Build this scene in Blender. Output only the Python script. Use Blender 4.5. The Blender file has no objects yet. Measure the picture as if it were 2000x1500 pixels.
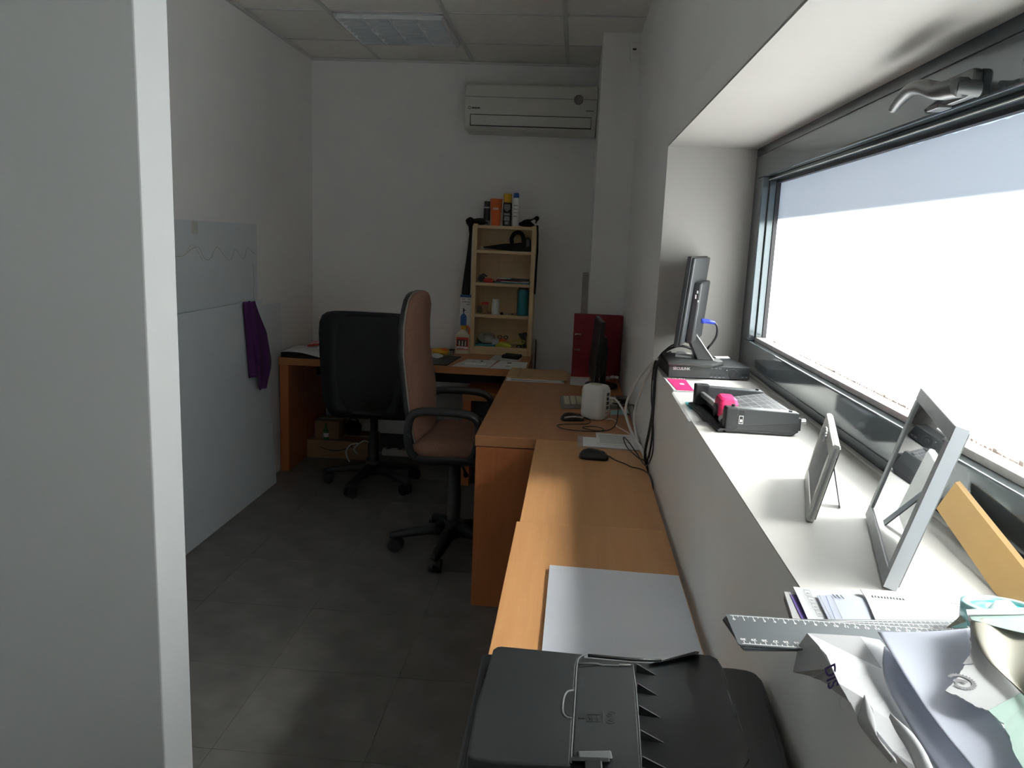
import bpy, bmesh, math, random
from mathutils import Vector, Matrix
random.seed(7)
scene = bpy.context.scene
col = scene.collection
PI = math.pi

# ------------------------------------------------------------------ camera
RIGHT = Vector((0.9960674, 0.0787832, 0.0405331))
DOWN = Vector((0.0537877, -0.1741774, -0.9832442))
FWD = Vector((-0.0704031, 0.9815577, -0.1777300))
CAMZ, FPX = 1.42, 1550.0
cam_data = bpy.data.cameras.new('camera')
cam_data.sensor_width = 36.0
cam_data.lens = FPX / 2000.0 * 36.0
cam_data.clip_start = 0.02
cam = bpy.data.objects.new('camera', cam_data)
col.objects.link(cam)
m = Matrix.Identity(4)
for i in range(3):
    m[i][0], m[i][1], m[i][2] = RIGHT[i], -DOWN[i], -FWD[i]
m[2][3] = CAMZ
cam.matrix_world = m
scene.camera = cam

# ------------------------------------------------------------------ light
world = bpy.data.worlds.new('sky')
scene.world = world
world.use_nodes = True
bg = world.node_tree.nodes['Background']
bg.inputs[0].default_value = (0.80, 0.93, 1.15, 1)
bg.inputs[1].default_value = 1.2
sun_data = bpy.data.lights.new('sun', 'SUN')
sun_data.energy = 118.0
sun_data.angle = math.radians(2.5)
sun_data.color = (1.0, 0.975, 0.93)
sun = bpy.data.objects.new('sun', sun_data)
col.objects.link(sun)
sun.rotation_euler = Vector((-0.45, 0.02, -0.883)).to_track_quat('-Z', 'Y').to_euler()
scene.view_settings.view_transform = 'Standard'
scene.view_settings.look = 'None'
scene.view_settings.exposure = 0.0
scene.view_settings.gamma = 1.0
scene.view_settings.use_curve_mapping = False
scene.cycles.max_bounces = 12
scene.cycles.diffuse_bounces = 9
scene.cycles.glossy_bounces = 4
scene.cycles.transparent_max_bounces = 12
scene.cycles.sample_clamp_indirect = 40.0
scene.cycles.use_denoising = True


def at(px, py, axis, val):
    """the world point seen at a photograph pixel, on the plane axis = val"""
    d = RIGHT * (px - 1000) + DOWN * (py - 750) + FWD * FPX
    t = (val - (CAMZ if axis == 2 else 0.0)) / d[axis]
    return Vector((d.x * t, d.y * t, CAMZ + d.z * t))


# ------------------------------------------------------------------ materials
def newmat(name):
    mt = bpy.data.materials.new(name)
    mt.use_nodes = True
    nt = mt.node_tree
    return mt, nt, nt.nodes['Principled BSDF']


def coords(nt, scale):
    tc = nt.nodes.new('ShaderNodeTexCoord')
    mp = nt.nodes.new('ShaderNodeMapping')
    mp.inputs['Scale'].default_value = scale
    nt.links.new(tc.outputs['Object'], mp.inputs['Vector'])
    return mp.outputs['Vector']


def mat(name, c, rough=0.5, var=0.06, nscale=12.0, bump=0.0, bscale=60.0, metal=0.0, spec=0.5, coat=0.0, trans=0.0, stretch=(1, 1, 1), alpha=1.0):
    mt, nt, b = newmat(name)
    b.inputs['Roughness'].default_value = rough
    b.inputs['Metallic'].default_value = metal
    b.inputs['Specular IOR Level'].default_value = spec
    b.inputs['Coat Weight'].default_value = coat
    b.inputs['Coat Roughness'].default_value = 0.08
    b.inputs['Transmission Weight'].default_value = trans
    b.inputs['Alpha'].default_value = alpha
    v = coords(nt, stretch)
    n = nt.nodes.new('ShaderNodeTexNoise')
    n.inputs['Scale'].default_value = nscale
    n.inputs['Detail'].default_value = 4
    nt.links.new(v, n.inputs['Vector'])
    r = nt.nodes.new('ShaderNodeValToRGB')
    r.color_ramp.elements[0].position = 0.3
    r.color_ramp.elements[1].position = 0.7
    r.color_ramp.elements[0].color = [x * (1 - var) for x in c] + [1]
    r.color_ramp.elements[1].color = [min(1, x * (1 + var)) for x in c] + [1]
    nt.links.new(n.outputs['Fac'], r.inputs['Fac'])
    nt.links.new(r.outputs['Color'], b.inputs['Base Color'])
    if bump:
        n2 = nt.nodes.new('ShaderNodeTexNoise')
        n2.inputs['Scale'].default_value = bscale
        n2.inputs['Detail'].default_value = 3
        nt.links.new(v, n2.inputs['Vector'])
        bp = nt.nodes.new('ShaderNodeBump')
        bp.inputs['Strength'].default_value = bump
        bp.inputs['Distance'].default_value = 0.002
        nt.links.new(n2.outputs['Fac'], bp.inputs['Height'])
        nt.links.new(bp.outputs['Normal'], b.inputs['Normal'])
    return mt


def wood(name, c1, c2, stretch, rough=0.38):
    mt, nt, b = newmat(name)
    b.inputs['Roughness'].default_value = rough
    v = coords(nt, stretch)
    n = nt.nodes.new('ShaderNodeTexNoise')
    n.inputs['Scale'].default_value = 3.0
    n.inputs['Detail'].default_value = 8
    n.inputs['Roughness'].default_value = 0.65
    n.inputs['Distortion'].default_value = 0.4
    nt.links.new(v, n.inputs['Vector'])
    r = nt.nodes.new('ShaderNodeValToRGB')
    r.color_ramp.elements[0].position = 0.32
    r.color_ramp.elements[1].position = 0.68
    r.color_ramp.elements[0].color = (*c1, 1)
    r.color_ramp.elements[1].color = (*c2, 1)
    nt.links.new(n.outputs['Fac'], r.inputs['Fac'])
    nt.links.new(r.outputs['Color'], b.inputs['Base Color'])
    return mt


M = {}
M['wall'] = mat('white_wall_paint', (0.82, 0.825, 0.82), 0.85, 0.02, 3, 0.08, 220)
M['partition'] = mat('dimmed_partition_paint', (0.58, 0.60, 0.605), 0.8, 0.02, 3, 0.05, 220)  # wall white darkened in colour so the window-lit end face is less bright
M['reveal'] = mat('dimmed_reveal_paint', (0.41, 0.40, 0.38), 0.7, 0.02, 5, 0.05, 200)  # darker than the wall paint, to hold down brightness beside the window
M['sill'] = mat('painted_sill', (0.55, 0.545, 0.52), 0.55, 0.03, 9, 0.05, 150)  # white sill coloured darker to offset the strong window light on it
M['ceil'] = mat('ceiling_board', (0.84, 0.84, 0.79), 0.9, 0.03, 30, 0.15, 300)
M['tbar'] = mat('ceiling_grid_paint', (0.62, 0.63, 0.62), 0.5, 0.02)
M['floor'] = mat('dark_floor_tile', (0.155, 0.150, 0.140), 0.42, 0.22, 7, 0.06, 40)
M['grout'] = mat('floor_grout', (0.115, 0.11, 0.105), 0.9, 0.1)
M['base'] = mat('baseboard_tile', (0.10, 0.10, 0.098), 0.5, 0.1)
M['board'] = mat('white_melamine', (0.66, 0.71, 0.745), 0.28, 0.03, 4)
M['board_edge'] = mat('chipped_edge', (0.80, 0.82, 0.83), 0.7, 0.1, 60)
M['frame'] = mat('grey_window_aluminium', (0.115, 0.138, 0.150), 0.09, 0.05, 4, metal=0.55, spec=0.6)
M['gasket'] = mat('black_gasket', (0.02, 0.02, 0.024), 0.5)
M['bead'] = mat('lit_aluminium_bead', (0.55, 0.53, 0.5), 0.35, 0.1, 40, metal=0.3)  # light caught on the glazing bead, put into a paler metal colour
M['handle'] = mat('window_handle_metal', (0.075, 0.08, 0.08), 0.34, 0.05, metal=0.3)
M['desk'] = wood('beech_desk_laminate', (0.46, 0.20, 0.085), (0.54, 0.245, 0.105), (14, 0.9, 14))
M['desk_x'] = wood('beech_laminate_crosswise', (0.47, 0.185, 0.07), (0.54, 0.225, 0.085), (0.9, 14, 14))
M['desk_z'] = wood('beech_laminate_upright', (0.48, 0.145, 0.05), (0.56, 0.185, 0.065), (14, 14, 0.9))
M['table'] = wood('light_beech_laminate', (0.61, 0.305, 0.125), (0.68, 0.36, 0.155), (16, 0.8, 16))
M['pine'] = wood('pine_shelf', (0.66, 0.47, 0.25), (0.72, 0.54, 0.31), (14, 14, 1.0), 0.5)
M['pine_x'] = wood('pine_shelf_boards', (0.66, 0.47, 0.25), (0.72, 0.54, 0.31), (1.0, 14, 14), 0.5)
M['planks'] = wood('amber_board', (0.60, 0.37, 0.13), (0.66, 0.42, 0.16), (3, 0.8, 3), 0.5)
M['blk'] = mat('black_plastic', (0.018, 0.020, 0.021), 0.42, 0.1, 20, 0.05, 400)
M['blk_soft'] = mat('black_leather', (0.006, 0.0075, 0.008), 0.55, 0.1, 20, 0.25, 130)
M['blk_cloth'] = mat('black_nylon', (0.010, 0.010, 0.011), 0.85, 0.2, 60, 0.2, 300)
M['printer'] = mat('printer_black_plastic', (0.030, 0.033, 0.035), 0.36, 0.12, 9, 0.06, 700)
M['printer2'] = mat('printer_matte_black', (0.022, 0.025, 0.027), 0.40, 0.08, 9, 0.05, 700)
M['printer_line'] = mat('printer_highlight_line', (0.16, 0.17, 0.175), 0.4, 0.1)  # edge highlights painted as pale grey; also colours lighter moulded parts
M['grey_pl'] = mat('charcoal_plastic', (0.036, 0.041, 0.045), 0.36, 0.06, 15, 0.03, 400)
M['discgrey'] = mat('mid_grey_plastic', (0.20, 0.205, 0.2), 0.5, 0.05)
M['grey_pl2'] = mat('charcoal_plastic_dark', (0.022, 0.024, 0.027), 0.42, 0.06, 15)
M['cutmat'] = mat('cutter_bed', (0.060, 0.066, 0.070), 0.4, 0.06, 30)
M['silver'] = mat('brushed_silver', (0.55, 0.56, 0.57), 0.3, 0.06, 30, metal=0.8)
M['chrome'] = mat('chrome', (0.75, 0.75, 0.75), 0.15, 0.02, metal=1.0)
M['whiteprint'] = mat('white_print', (0.78, 0.78, 0.78), 0.6, 0.03)
M['greyprint'] = mat('grey_print', (0.32, 0.33, 0.35), 0.6, 0.05)
M['blackprint'] = mat('black_print', (0.025, 0.025, 0.03), 0.6, 0.05)
M['blueprint'] = mat('blue_print', (0.08, 0.12, 0.32), 0.6, 0.05)
M['pink'] = mat('magenta_plastic', (0.80, 0.022, 0.14), 0.35, 0.04)
M['paper_a4'] = mat('bright_office_paper', (0.80, 0.83, 0.92), 0.7, 0.01, 8)
M['paper'] = mat('dimmed_white_paper', (0.60, 0.61, 0.63), 0.75, 0.012, 8)  # white sheets near the window, darkened in colour to keep them from clipping
M['paper_f'] = mat('far_white_paper', (0.82, 0.83, 0.83), 0.75, 0.02, 8)  # lighter copy of the white paper for the dim far desks
M['paper_fg'] = mat('far_greyish_paper', (0.70, 0.71, 0.70), 0.75, 0.06, 18)  # lighter copy of the greyish paper for the dim far desks
M['paper_b'] = mat('shaded_white_paper', (0.47, 0.50, 0.585), 0.75, 0.02, 8)  # bluish shade on sheets facing away from the window, painted into the colour
M['paper_g'] = mat('dimmed_grey_paper', (0.47, 0.48, 0.49), 0.75, 0.06, 18)  # darkened copy for sheets under strong window light
M['brown'] = mat('brown_chair_fabric', (0.225, 0.118, 0.082), 0.95, 0.16, 160, 0.3, 400)
M['piping'] = mat('grey_piping', (0.24, 0.225, 0.20), 0.7, 0.1)
M['purple'] = mat('purple_cloth', (0.075, 0.014, 0.10), 0.9, 0.18, 25, 0.25, 250)
M['red'] = mat('dark_red_binder', (0.235, 0.012, 0.022), 0.5, 0.05)
M['white_pl'] = mat('white_plastic', (0.78, 0.78, 0.76), 0.35, 0.02)
M['cream_pl'] = mat('aged_cream_plastic', (0.60, 0.54, 0.40), 0.5, 0.05)
M['ac'] = mat('air_conditioner_plastic', (0.62, 0.62, 0.57), 0.4, 0.02)
M['card'] = mat('cardboard', (0.34, 0.22, 0.12), 0.85, 0.08, 20, 0.1, 120)
M['kraft'] = mat('kraft_envelope', (0.56, 0.36, 0.18), 0.8, 0.06, 20)
M['orange'] = mat('orange_plastic', (0.85, 0.16, 0.03), 0.4, 0.03)
M['yellow'] = mat('yellow_plastic', (0.75, 0.42, 0.03), 0.45, 0.05)
M['blue'] = mat('blue_plastic', (0.03, 0.11, 0.36), 0.45, 0.05)
M['plugblue'] = mat('vga_plug_blue', (0.03, 0.06, 0.55), 0.4, 0.05)
M['cyan'] = mat('turquoise_plastic', (0.02, 0.55, 0.58), 0.3, 0.04)
M['cyan_l'] = mat('pale_turquoise_plastic', (0.38, 0.72, 0.74), 0.3, 0.05)
M['teal'] = mat('teal_bottle', (0.02, 0.20, 0.24), 0.35, 0.08)
M['redlab'] = mat('red_label', (0.62, 0.05, 0.04), 0.5, 0.05)
M['green'] = mat('green_glass', (0.04, 0.20, 0.06), 0.2, 0.1)
M['lime'] = mat('lime_bag', (0.48, 0.50, 0.05), 0.5, 0.25, 30)
M['mint'] = mat('mint_film', (0.32, 0.44, 0.395), 0.5, 0.06, 10)
M['beige'] = mat('beige_film', (0.45, 0.44, 0.375), 0.45, 0.05, 14)
M['wire_w'] = mat('white_cable', (0.76, 0.76, 0.75), 0.5, 0.05)
M['steel'] = mat('ruler_metallic_grey', (0.08, 0.092, 0.10), 0.5, 0.08, 6, spec=0.3)
M['gframe'] = mat('grey_photo_frame', (0.36, 0.38, 0.40), 0.45, 0.08, 90)
M['gframe_side'] = mat('pale_grey_frame_side', (0.52, 0.55, 0.59), 0.5, 0.04)
M['wframe'] = mat('white_photo_frame', (0.62, 0.62, 0.59), 0.35, 0.04)
M['mirror'] = mat('framed_glass', (0.62, 0.64, 0.66), 0.02, 0.02, metal=1.0)
M['plank_grey'] = mat('grey_strip', (0.34, 0.31, 0.29), 0.6, 0.1)
M['louvre'] = mat('louvre_aluminium', (0.80, 0.84, 0.86), 0.25, 0.05, metal=0.5)
M['tube'] = mat('unlit_fluorescent_tube', (0.80, 0.82, 0.82), 0.3, 0.02)
M['clear'] = mat('clear_plastic', (0.8, 0.82, 0.82), 0.12, 0.02, alpha=0.28)
M['bag'] = mat('grey_clear_bag', (0.5, 0.54, 0.5), 0.25, 0.2, 20, 0.6, 25, alpha=0.45)
M['doodle'] = mat('brown_marker', (0.42, 0.38, 0.30), 0.7, 0.2, 50)
M['sealgrey'] = mat('dark_grey_ink', (0.10, 0.10, 0.11), 0.7, 0.1)
M['stain'] = mat('yellowed_tape', (0.56, 0.57, 0.52), 0.6, 0.05)
M['purple_print'] = mat('purple_print', (0.05, 0.02, 0.16), 0.6, 0.05)
M['seal'] = mat('old_sealant', (0.74, 0.62, 0.58), 0.8, 0.3, 60)

# thin sheets let some light through
for key in ('paper', 'paper_b', 'paper_g', 'mint', 'beige'):
    nt = M[key].node_tree
    b = nt.nodes['Principled BSDF']
    tl = nt.nodes.new('ShaderNodeBsdfTranslucent')
    nt.links.new(b.inputs['Base Color'].links[0].from_socket, tl.inputs['Color'])
    ms = nt.nodes.new('ShaderNodeMixShader')
    ms.inputs['Fac'].default_value = 0.28
    nt.links.new(b.outputs[0], ms.inputs[1])
    nt.links.new(tl.outputs[0], ms.inputs[2])
    nt.links.new(ms.outputs[0], nt.nodes['Material Output'].inputs['Surface'])

# frosted film on the glass, and the bare glass behind it
mt, nt, b = newmat('frosted_window_film')
nt.nodes.remove(b)
out = nt.nodes['Material Output']
tr = nt.nodes.new('ShaderNodeBsdfTranslucent')
df = nt.nodes.new('ShaderNodeBsdfDiffuse')
mx = nt.nodes.new('ShaderNodeMixShader')
nz = nt.nodes.new('ShaderNodeTexNoise')
nz.inputs['Scale'].default_value = 3.0
rp = nt.nodes.new('ShaderNodeValToRGB')
rp.color_ramp.elements[0].color = (0.78, 0.79, 0.80, 1)
rp.color_ramp.elements[1].color = (0.82, 0.83, 0.84, 1)
nt.links.new(nz.outputs['Fac'], rp.inputs['Fac'])
nt.links.new(rp.outputs['Color'], tr.inputs['Color'])
df.inputs['Color'].default_value = (0.8, 0.8, 0.8, 1)
mx.inputs['Fac'].default_value = 0.12
rf = nt.nodes.new('ShaderNodeBsdfRefraction')            # the part of the light that keeps its direction
rf.inputs['Color'].default_value = (0.92, 0.93, 0.93, 1)
rf.inputs['Roughness'].default_value = 0.62
rf.inputs['IOR'].default_value = 1.2
m2 = nt.nodes.new('ShaderNodeMixShader')
m2.inputs['Fac'].default_value = 0.40
nt.links.new(tr.outputs[0], m2.inputs[1])
nt.links.new(rf.outputs[0], m2.inputs[2])
nt.links.new(m2.outputs[0], mx.inputs[1])
nt.links.new(df.outputs[0], mx.inputs[2])
nt.links.new(mx.outputs[0], out.inputs['Surface'])
M['film'] = mt
mt, nt, b = newmat('clear_window_glass')
nt.nodes.remove(b)
out = nt.nodes['Material Output']
tp = nt.nodes.new('ShaderNodeBsdfTransparent')
gl = nt.nodes.new('ShaderNodeBsdfGlossy')
gl.inputs['Roughness'].default_value = 0.02
tp.inputs['Color'].default_value = (0.97, 0.985, 0.98, 1)
mx = nt.nodes.new('ShaderNodeMixShader')
mx.inputs['Fac'].default_value = 0.07
nt.links.new(tp.outputs[0], mx.inputs[1])
nt.links.new(gl.outputs[0], mx.inputs[2])
nt.links.new(mx.outputs[0], out.inputs['Surface'])
M['glass'] = mt


# ------------------------------------------------------------------ mesh helpers
class MB:
    """collects shapes; build() links them as ONE mesh object"""
    def __init__(s):
        s.v, s.f, s.sm = [], [], []

    def add(s, vs, fs, smooth=False, mx=None):
        o = len(s.v)
        s.v += [tuple((mx @ Vector(p)) if mx is not None else p) for p in vs]
        s.f += [tuple(o + i for i in f) for f in fs]
        s.sm += [smooth] * len(fs)
        return s

    def box(s, x0, x1, y0, y1, z0, z1, mx=None):
        vs = [(x0, y0, z0), (x1, y0, z0), (x1, y1, z0), (x0, y1, z0), (x0, y0, z1), (x1, y0, z1), (x1, y1, z1), (x0, y1, z1)]
        fs = [(0, 3, 2, 1), (4, 5, 6, 7), (0, 1, 5, 4), (1, 2, 6, 5), (2, 3, 7, 6), (3, 0, 4, 7)]
        return s.add(vs, fs, False, mx)

    def hexa(s, b4, t4):
        """eight corners: bottom four and top four, same turn"""
        return s.add([tuple(p) for p in b4] + [tuple(p) for p in t4], [(0, 3, 2, 1), (4, 5, 6, 7), (0, 1, 5, 4), (1, 2, 6, 5), (2, 3, 7, 6), (3, 0, 4, 7)])

    def prism(s, pts, d, smooth=False):
        """a planar outline pushed by the vector d"""
        n = len(pts)
        d = Vector(d)
        vs = [tuple(p) for p in pts] + [tuple(Vector(p) + d) for p in pts]
        fs = [tuple(range(n)), tuple(range(2 * n - 1, n - 1, -1))]
        s.add(vs, fs)
        o = len(s.v) - 2 * n
        for i in range(n):
            j = (i + 1) % n
            s.f.append((o + j, o + i, o + n + i, o + n + j))
            s.sm.append(smooth)
        return s

    def lathe(s, prof, c=(0, 0, 0), n=24, mx=None, sx=1.0, sy=1.0):
        vs, fs = [], []
        for r, z in prof:
            for k in range(n):
                a = 2 * PI * k / n
                vs.append((c[0] + r * sx * math.cos(a), c[1] + r * sy * math.sin(a), c[2] + z))
        for i in range(len(prof) - 1):
            for k in range(n):
                k2 = (k + 1) % n
                fs.append((i * n + k, i * n + k2, (i + 1) * n + k2, (i + 1) * n + k))
        s.add(vs, fs, True, mx)
        s.add(vs[:n], [tuple(range(n - 1, -1, -1))], False, mx)
        s.add(vs[-n:], [tuple(range(n))], False, mx)
        return s

    def cyl(s, a, b, r, r2=None, n=16):
        a, b = Vector(a), Vector(b)
        r2 = r if r2 is None else r2
        q = (b - a).to_track_quat('Z', 'Y').to_matrix().to_4x4()
        return s.lathe([(r, 0), (r2, (b - a).length)], (0, 0, 0), n, Matrix.Translation(a) @ q)

    def tube(s, pts, r, n=8, cap=True, flat=1.0):
        """round bar along a path; r one number or one for each point"""
        P = [Vector(p) for p in pts]
        R = r if isinstance(r, (list, tuple)) else [r] * len(P)
        vs, fs = [], []
        ref = Vector((0, 0, 1))
        for i, p in enumerate(P):
            t = (P[min(i + 1, len(P) - 1)] - P[max(i - 1, 0)]).normalized()
            if abs(t.dot(ref)) > 0.95:
                ref = Vector((0, 1, 0)) if abs(t.y) < 0.9 else Vector((1, 0, 0))
            u = t.cross(ref).normalized()
            w = u.cross(t).normalized()
            ref = w
            for k in range(n):
                a = 2 * PI * k / n
                vs.append(tuple(p + u * (R[i] * math.cos(a)) + w * (R[i] * flat * math.sin(a))))
        for i in range(len(P) - 1):
            for k in range(n):
                k2 = (k + 1) % n
                fs.append((i * n + k, (i + 1) * n + k, (i + 1) * n + k2, i * n + k2))
        if cap:
            fs.append(tuple(range(n)))
            fs.append(tuple((len(P) - 1) * n + k for k in range(n - 1, -1, -1)))
        return s.add(vs, fs, True)

    def loft(s, rings, cap=True, smooth=True):
        n = len(rings[0])
        vs = [tuple(p) for r in rings for p in r]
        fs = []
        for i in range(len(rings) - 1):
            for k in range(n):
                k2 = (k + 1) % n
                fs.append((i * n + k, i * n + k2, (i + 1) * n + k2, (i + 1) * n + k))
        if cap:
            fs.append(tuple(range(n - 1, -1, -1)))
            fs.append(tuple((len(rings) - 1) * n + k for k in range(n)))
        return s.add(vs, fs, smooth)

    def grid(s, fn, nu, nv, smooth=True):
        vs = [tuple(fn(i / nu, j / nv)) for j in range(nv + 1) for i in range(nu + 1)]
        fs = [(j * (nu + 1) + i, j * (nu + 1) + i + 1, (j + 1) * (nu + 1) + i + 1, (j + 1) * (nu + 1) + i) for j in range(nv) for i in range(nu)]
        return s.add(vs, fs, smooth)

    def build(s, name, material, parent=None, bevel=0.0, seg=2, solid=0.0, subdiv=0, world=True, soft=False):
        me = bpy.data.meshes.new(name)
        off = Vector((0, 0, 0))
        if world and parent is not None:
            p = parent
            while p is not None:
                off += p.location
                p = p.parent
        me.from_pydata([tuple(Vector(v) - off) for v in s.v], [], s.f)
        me.polygons.foreach_set('use_smooth', [True] * len(s.f) if soft else s.sm)
        bm = bmesh.new()
        bm.from_mesh(me)
        bmesh.ops.recalc_face_normals(bm, faces=bm.faces)
        bm.to_mesh(me)
        bm.free()
        me.materials.append(M[material])
        o = bpy.data.objects.new(name, me)
        col.objects.link(o)
        if parent is not None:
            o.parent = parent
        if solid:
            md = o.modifiers.new('thickness', 'SOLIDIFY')
            md.thickness = solid
            md.offset = 0
        if bevel:
            md = o.modifiers.new('edges', 'BEVEL')
            md.width = bevel
            md.segments = seg
            md.limit_method = 'ANGLE'
            md.angle_limit = math.radians(40)
        if subdiv:
            md = o.modifiers.new('smooth', 'SUBSURF')
            md.levels = subdiv
            md.render_levels = subdiv
        return o


def tag(o, label, cat, group=None):
    o['label'] = label
    o['category'] = cat
    if group:
        o['group'] = group
    return o


def thing(name, label, cat, loc=(0, 0, 0), group=None):
    o = bpy.data.objects.new(name, None)
    o.empty_display_size = 0.05
    col.objects.link(o)
    o.location = loc
    return tag(o, label, cat, group)


def struct(o, label=None):
    o['kind'] = 'structure'
    if label:
        o['label'] = label
    return o


def copy_part(o, parent, loc=None, rot=None):
    c = o.copy()
    col.objects.link(c)
    c.parent = parent
    if loc is not None:
        c.location = loc
    if rot is not None:
        c.rotation_euler = rot
    return c


_glyph = {}


def glyph(txt, size, bold=0.0):
    """flat letters as vertices and faces, lower left at 0,0"""
    key = (txt, bold)
    if key not in _glyph:
        cu = bpy.data.curves.new('letters', 'FONT')
        cu.body = txt
        cu.size = 1.0
        cu.offset = bold
        cu.resolution_u = 3
        ob = bpy.data.objects.new('letters', cu)
        col.objects.link(ob)
        dg = bpy.context.evaluated_depsgraph_get()
        me = bpy.data.meshes.new_from_object(ob.evaluated_get(dg))
        _glyph[key] = ([tuple(v.co) for v in me.vertices], [tuple(p.vertices) for p in me.polygons])
        bpy.data.objects.remove(ob)
        bpy.data.curves.remove(cu)
        bpy.data.meshes.remove(me)
    vs, fs = _glyph[key]
    return [(x * size, y * size, 0) for x, y, z in vs], fs


def put_text(mb, txt, size, origin, u, v, bold=0.0, center=False):
    """letters on a plane: u reading direction, v up direction"""
    vs, fs = glyph(txt, size, bold)
    if center and vs:
        cx = (min(p[0] for p in vs) + max(p[0] for p in vs)) / 2
        vs = [(p[0] - cx, p[1], 0) for p in vs]
    o, u, v = Vector(origin), Vector(u).normalized(), Vector(v).normalized()
    mb.add([tuple(o + u * p[0] + v * p[1]) for p in vs], fs)
    return mb


def rrect(cx, cy, hx, hy, r, n=5):
    pts = []
    for sx, sy, a0 in ((1, 1, 0), (-1, 1, 90), (-1, -1, 180), (1, -1, 270)):
        for k in range(n + 1):
            a = math.radians(a0 + 90 * k / n)
            pts.append((cx + sx * (hx - r) + r * math.cos(a), cy + sy * (hy - r) + r * math.sin(a)))
    return pts


def bez(p, n=10):
    """smooth path through the given points"""
    P = [Vector(q) for q in p]
    out = []
    for i in range(len(P) - 1):
        a, b, c, d = P[max(i - 1, 0)], P[i], P[i + 1], P[min(i + 2, len(P) - 1)]
        for k in range(n):
            t = k / n
            out.append(0.5 * ((2 * b) + (c - a) * t + (2 * a - 5 * b + 4 * c - d) * t * t + (3 * b - a - 3 * c + d) * t ** 3))
    out.append(P[-1])
    return out

# ================================================================== the room
XL, XR, XO = -1.75, 0.287, 0.75
YN, YB, ZC = -1.6, 5.26, 2.52
OY0, OY1, OZ0, OZ1 = -0.12, 2.75, 1.03, 1.75          # window opening

fl = struct(MB().box(XL - .1, XO, YN - .1, YB + .1, -0.10, -0.0015).build('floor', 'grout'), 'dark grey tiled office floor')
tile_mesh = None
T = 0.43
ix = 0
for i in range(6):
    x0 = -1.79 + T * i
    for j in range(17):
        y0 = -1.95 + T * j
        a0, a1 = max(x0 + .0008, XL), min(x0 + T - .0008, XR)
        b0, b1 = max(y0 + .0008, YN), min(y0 + T - .0008, YB)
        if a1 - a0 < .01 or b1 - b0 < .01:
            continue
        full = abs((a1 - a0) - (T - .0016)) < 1e-4 and abs((b1 - b0) - (T - .0016)) < 1e-4
        if full and tile_mesh is not None:
            o = bpy.data.objects.new('floor_tile', tile_mesh)
            col.objects.link(o)
            o.parent = fl
            o.location = (a0, b0, 0)
            continue
        o = MB().box(0, a1 - a0, 0, b1 - b0, -0.0015, 0).build('floor_tile', 'floor', fl, world=False)
        o.location = (a0, b0, 0)
        if full:
            tile_mesh = o.data

ce = struct(MB().box(XL - .1, XO, YN - .1, YB + .1, ZC + .012, ZC + .12).build('ceiling', 'ceil'), 'suspended ceiling of pale square boards')
BX = [-1.905, -1.305, -0.708, -0.110, 0.490]
BY = [4.78 - 0.605 * k for k in range(11)] + []
BY = sorted(BY + [5.385])
ctile = None
for i in range(len(BX) - 1):
    for j in range(len(BY) - 1):
        if i == 1 and abs(BY[j] - 4.175) < .01:
            continue                                    # the light sits here
        a0, a1 = max(BX[i] + .009, XL), min(BX[i + 1] - .009, XR)
        b0, b1 = max(BY[j] + .009, YN), min(BY[j + 1] - .009, YB)
        if a1 - a0 < .02 or b1 - b0 < .02:
            continue
        MB().box(a0, a1, b0, b1, ZC + .002, ZC + .012).build('ceiling_tile', 'ceil', ce)
for x in BX[1:4]:
    MB().box(x - .012, x + .012, YN, YB, ZC - .002, ZC + .006).build('ceiling_grid_bar', 'tbar', ce)
for y in BY[:-1]:
    for i in range(len(BX) - 1):
        a0, a1 = max(BX[i] + .012, XL), min(BX[i + 1] - .012, XR)
        if y > YN:
            MB().box(a0, a1, y - .008, y + .008, ZC - .0015, ZC + .006).build('ceiling_grid_bar', 'tbar', ce)
t1 = struct(MB().box(XL, XL + .018, YN, YB, ZC - .014, ZC - .002).box(XL, .085, YB - .018, YB, ZC - .014, ZC - .002)
            .build('trim_1', 'tbar'), 'thin angle strip where ceiling meets wall')

struct(MB().box(XL - .1, XL, YN - .1, YB + .1, -.1, ZC + .1).build('wall_left', 'wall'), 'plain white left wall')
struct(MB().box(XL - .1, XO, YB, YB + .1, -.1, ZC + .1).build('wall_back', 'wall'), 'plain white back wall')
struct(MB().box(XL - .1, XO, YN - .1, YN, -.1, ZC + .1).build('wall_front', 'wall'), 'white wall behind the viewer')
wr = struct(MB().box(XR, XO, YN - .1, YB + .1, -.1, OZ0 - .003).box(XR, XO, YN - .1, YB + .1, OZ1, ZC + .1)
            .box(XR, XO, OY1, YB + .1, OZ0 - .003, OZ1).box(XR, XO, YN - .1, OY0, OZ0 - .003, OZ1)
            
            .build('wall_right', 'wall'), 'white window wall with a deep sill')
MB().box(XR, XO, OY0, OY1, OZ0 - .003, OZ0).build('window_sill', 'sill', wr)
MB().box(XR, .5775, OY0, OY1, OZ1 - .004, OZ1 + .001).build('soffit_dim_lining', 'reveal', wr)  # thin lining added in a darker colour to dim the lit soffit
MB().box(XR, .5775, OY1 - .004, OY1 + .001, OZ0, OZ1 - .004).build('jamb_dim_lining', 'reveal', wr)  # same added darker lining, dimming the far jamb
struct(MB().box(0.090, XR + .01, 4.481, YB + .01, 0, ZC + .002).build('wall_pillar', 'wall'), 'white square pillar in the far right corner')
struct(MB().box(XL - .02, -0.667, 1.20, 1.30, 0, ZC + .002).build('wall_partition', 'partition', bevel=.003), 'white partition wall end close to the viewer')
struct(MB().box(XL, XL + .012, 1.30, YB, 0, .075).build('baseboard_left', 'base', bevel=.003))
struct(MB().box(XL + .012, .09, YB - .012, YB, 0, .075).build('baseboard_back', 'base', bevel=.003))

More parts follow.
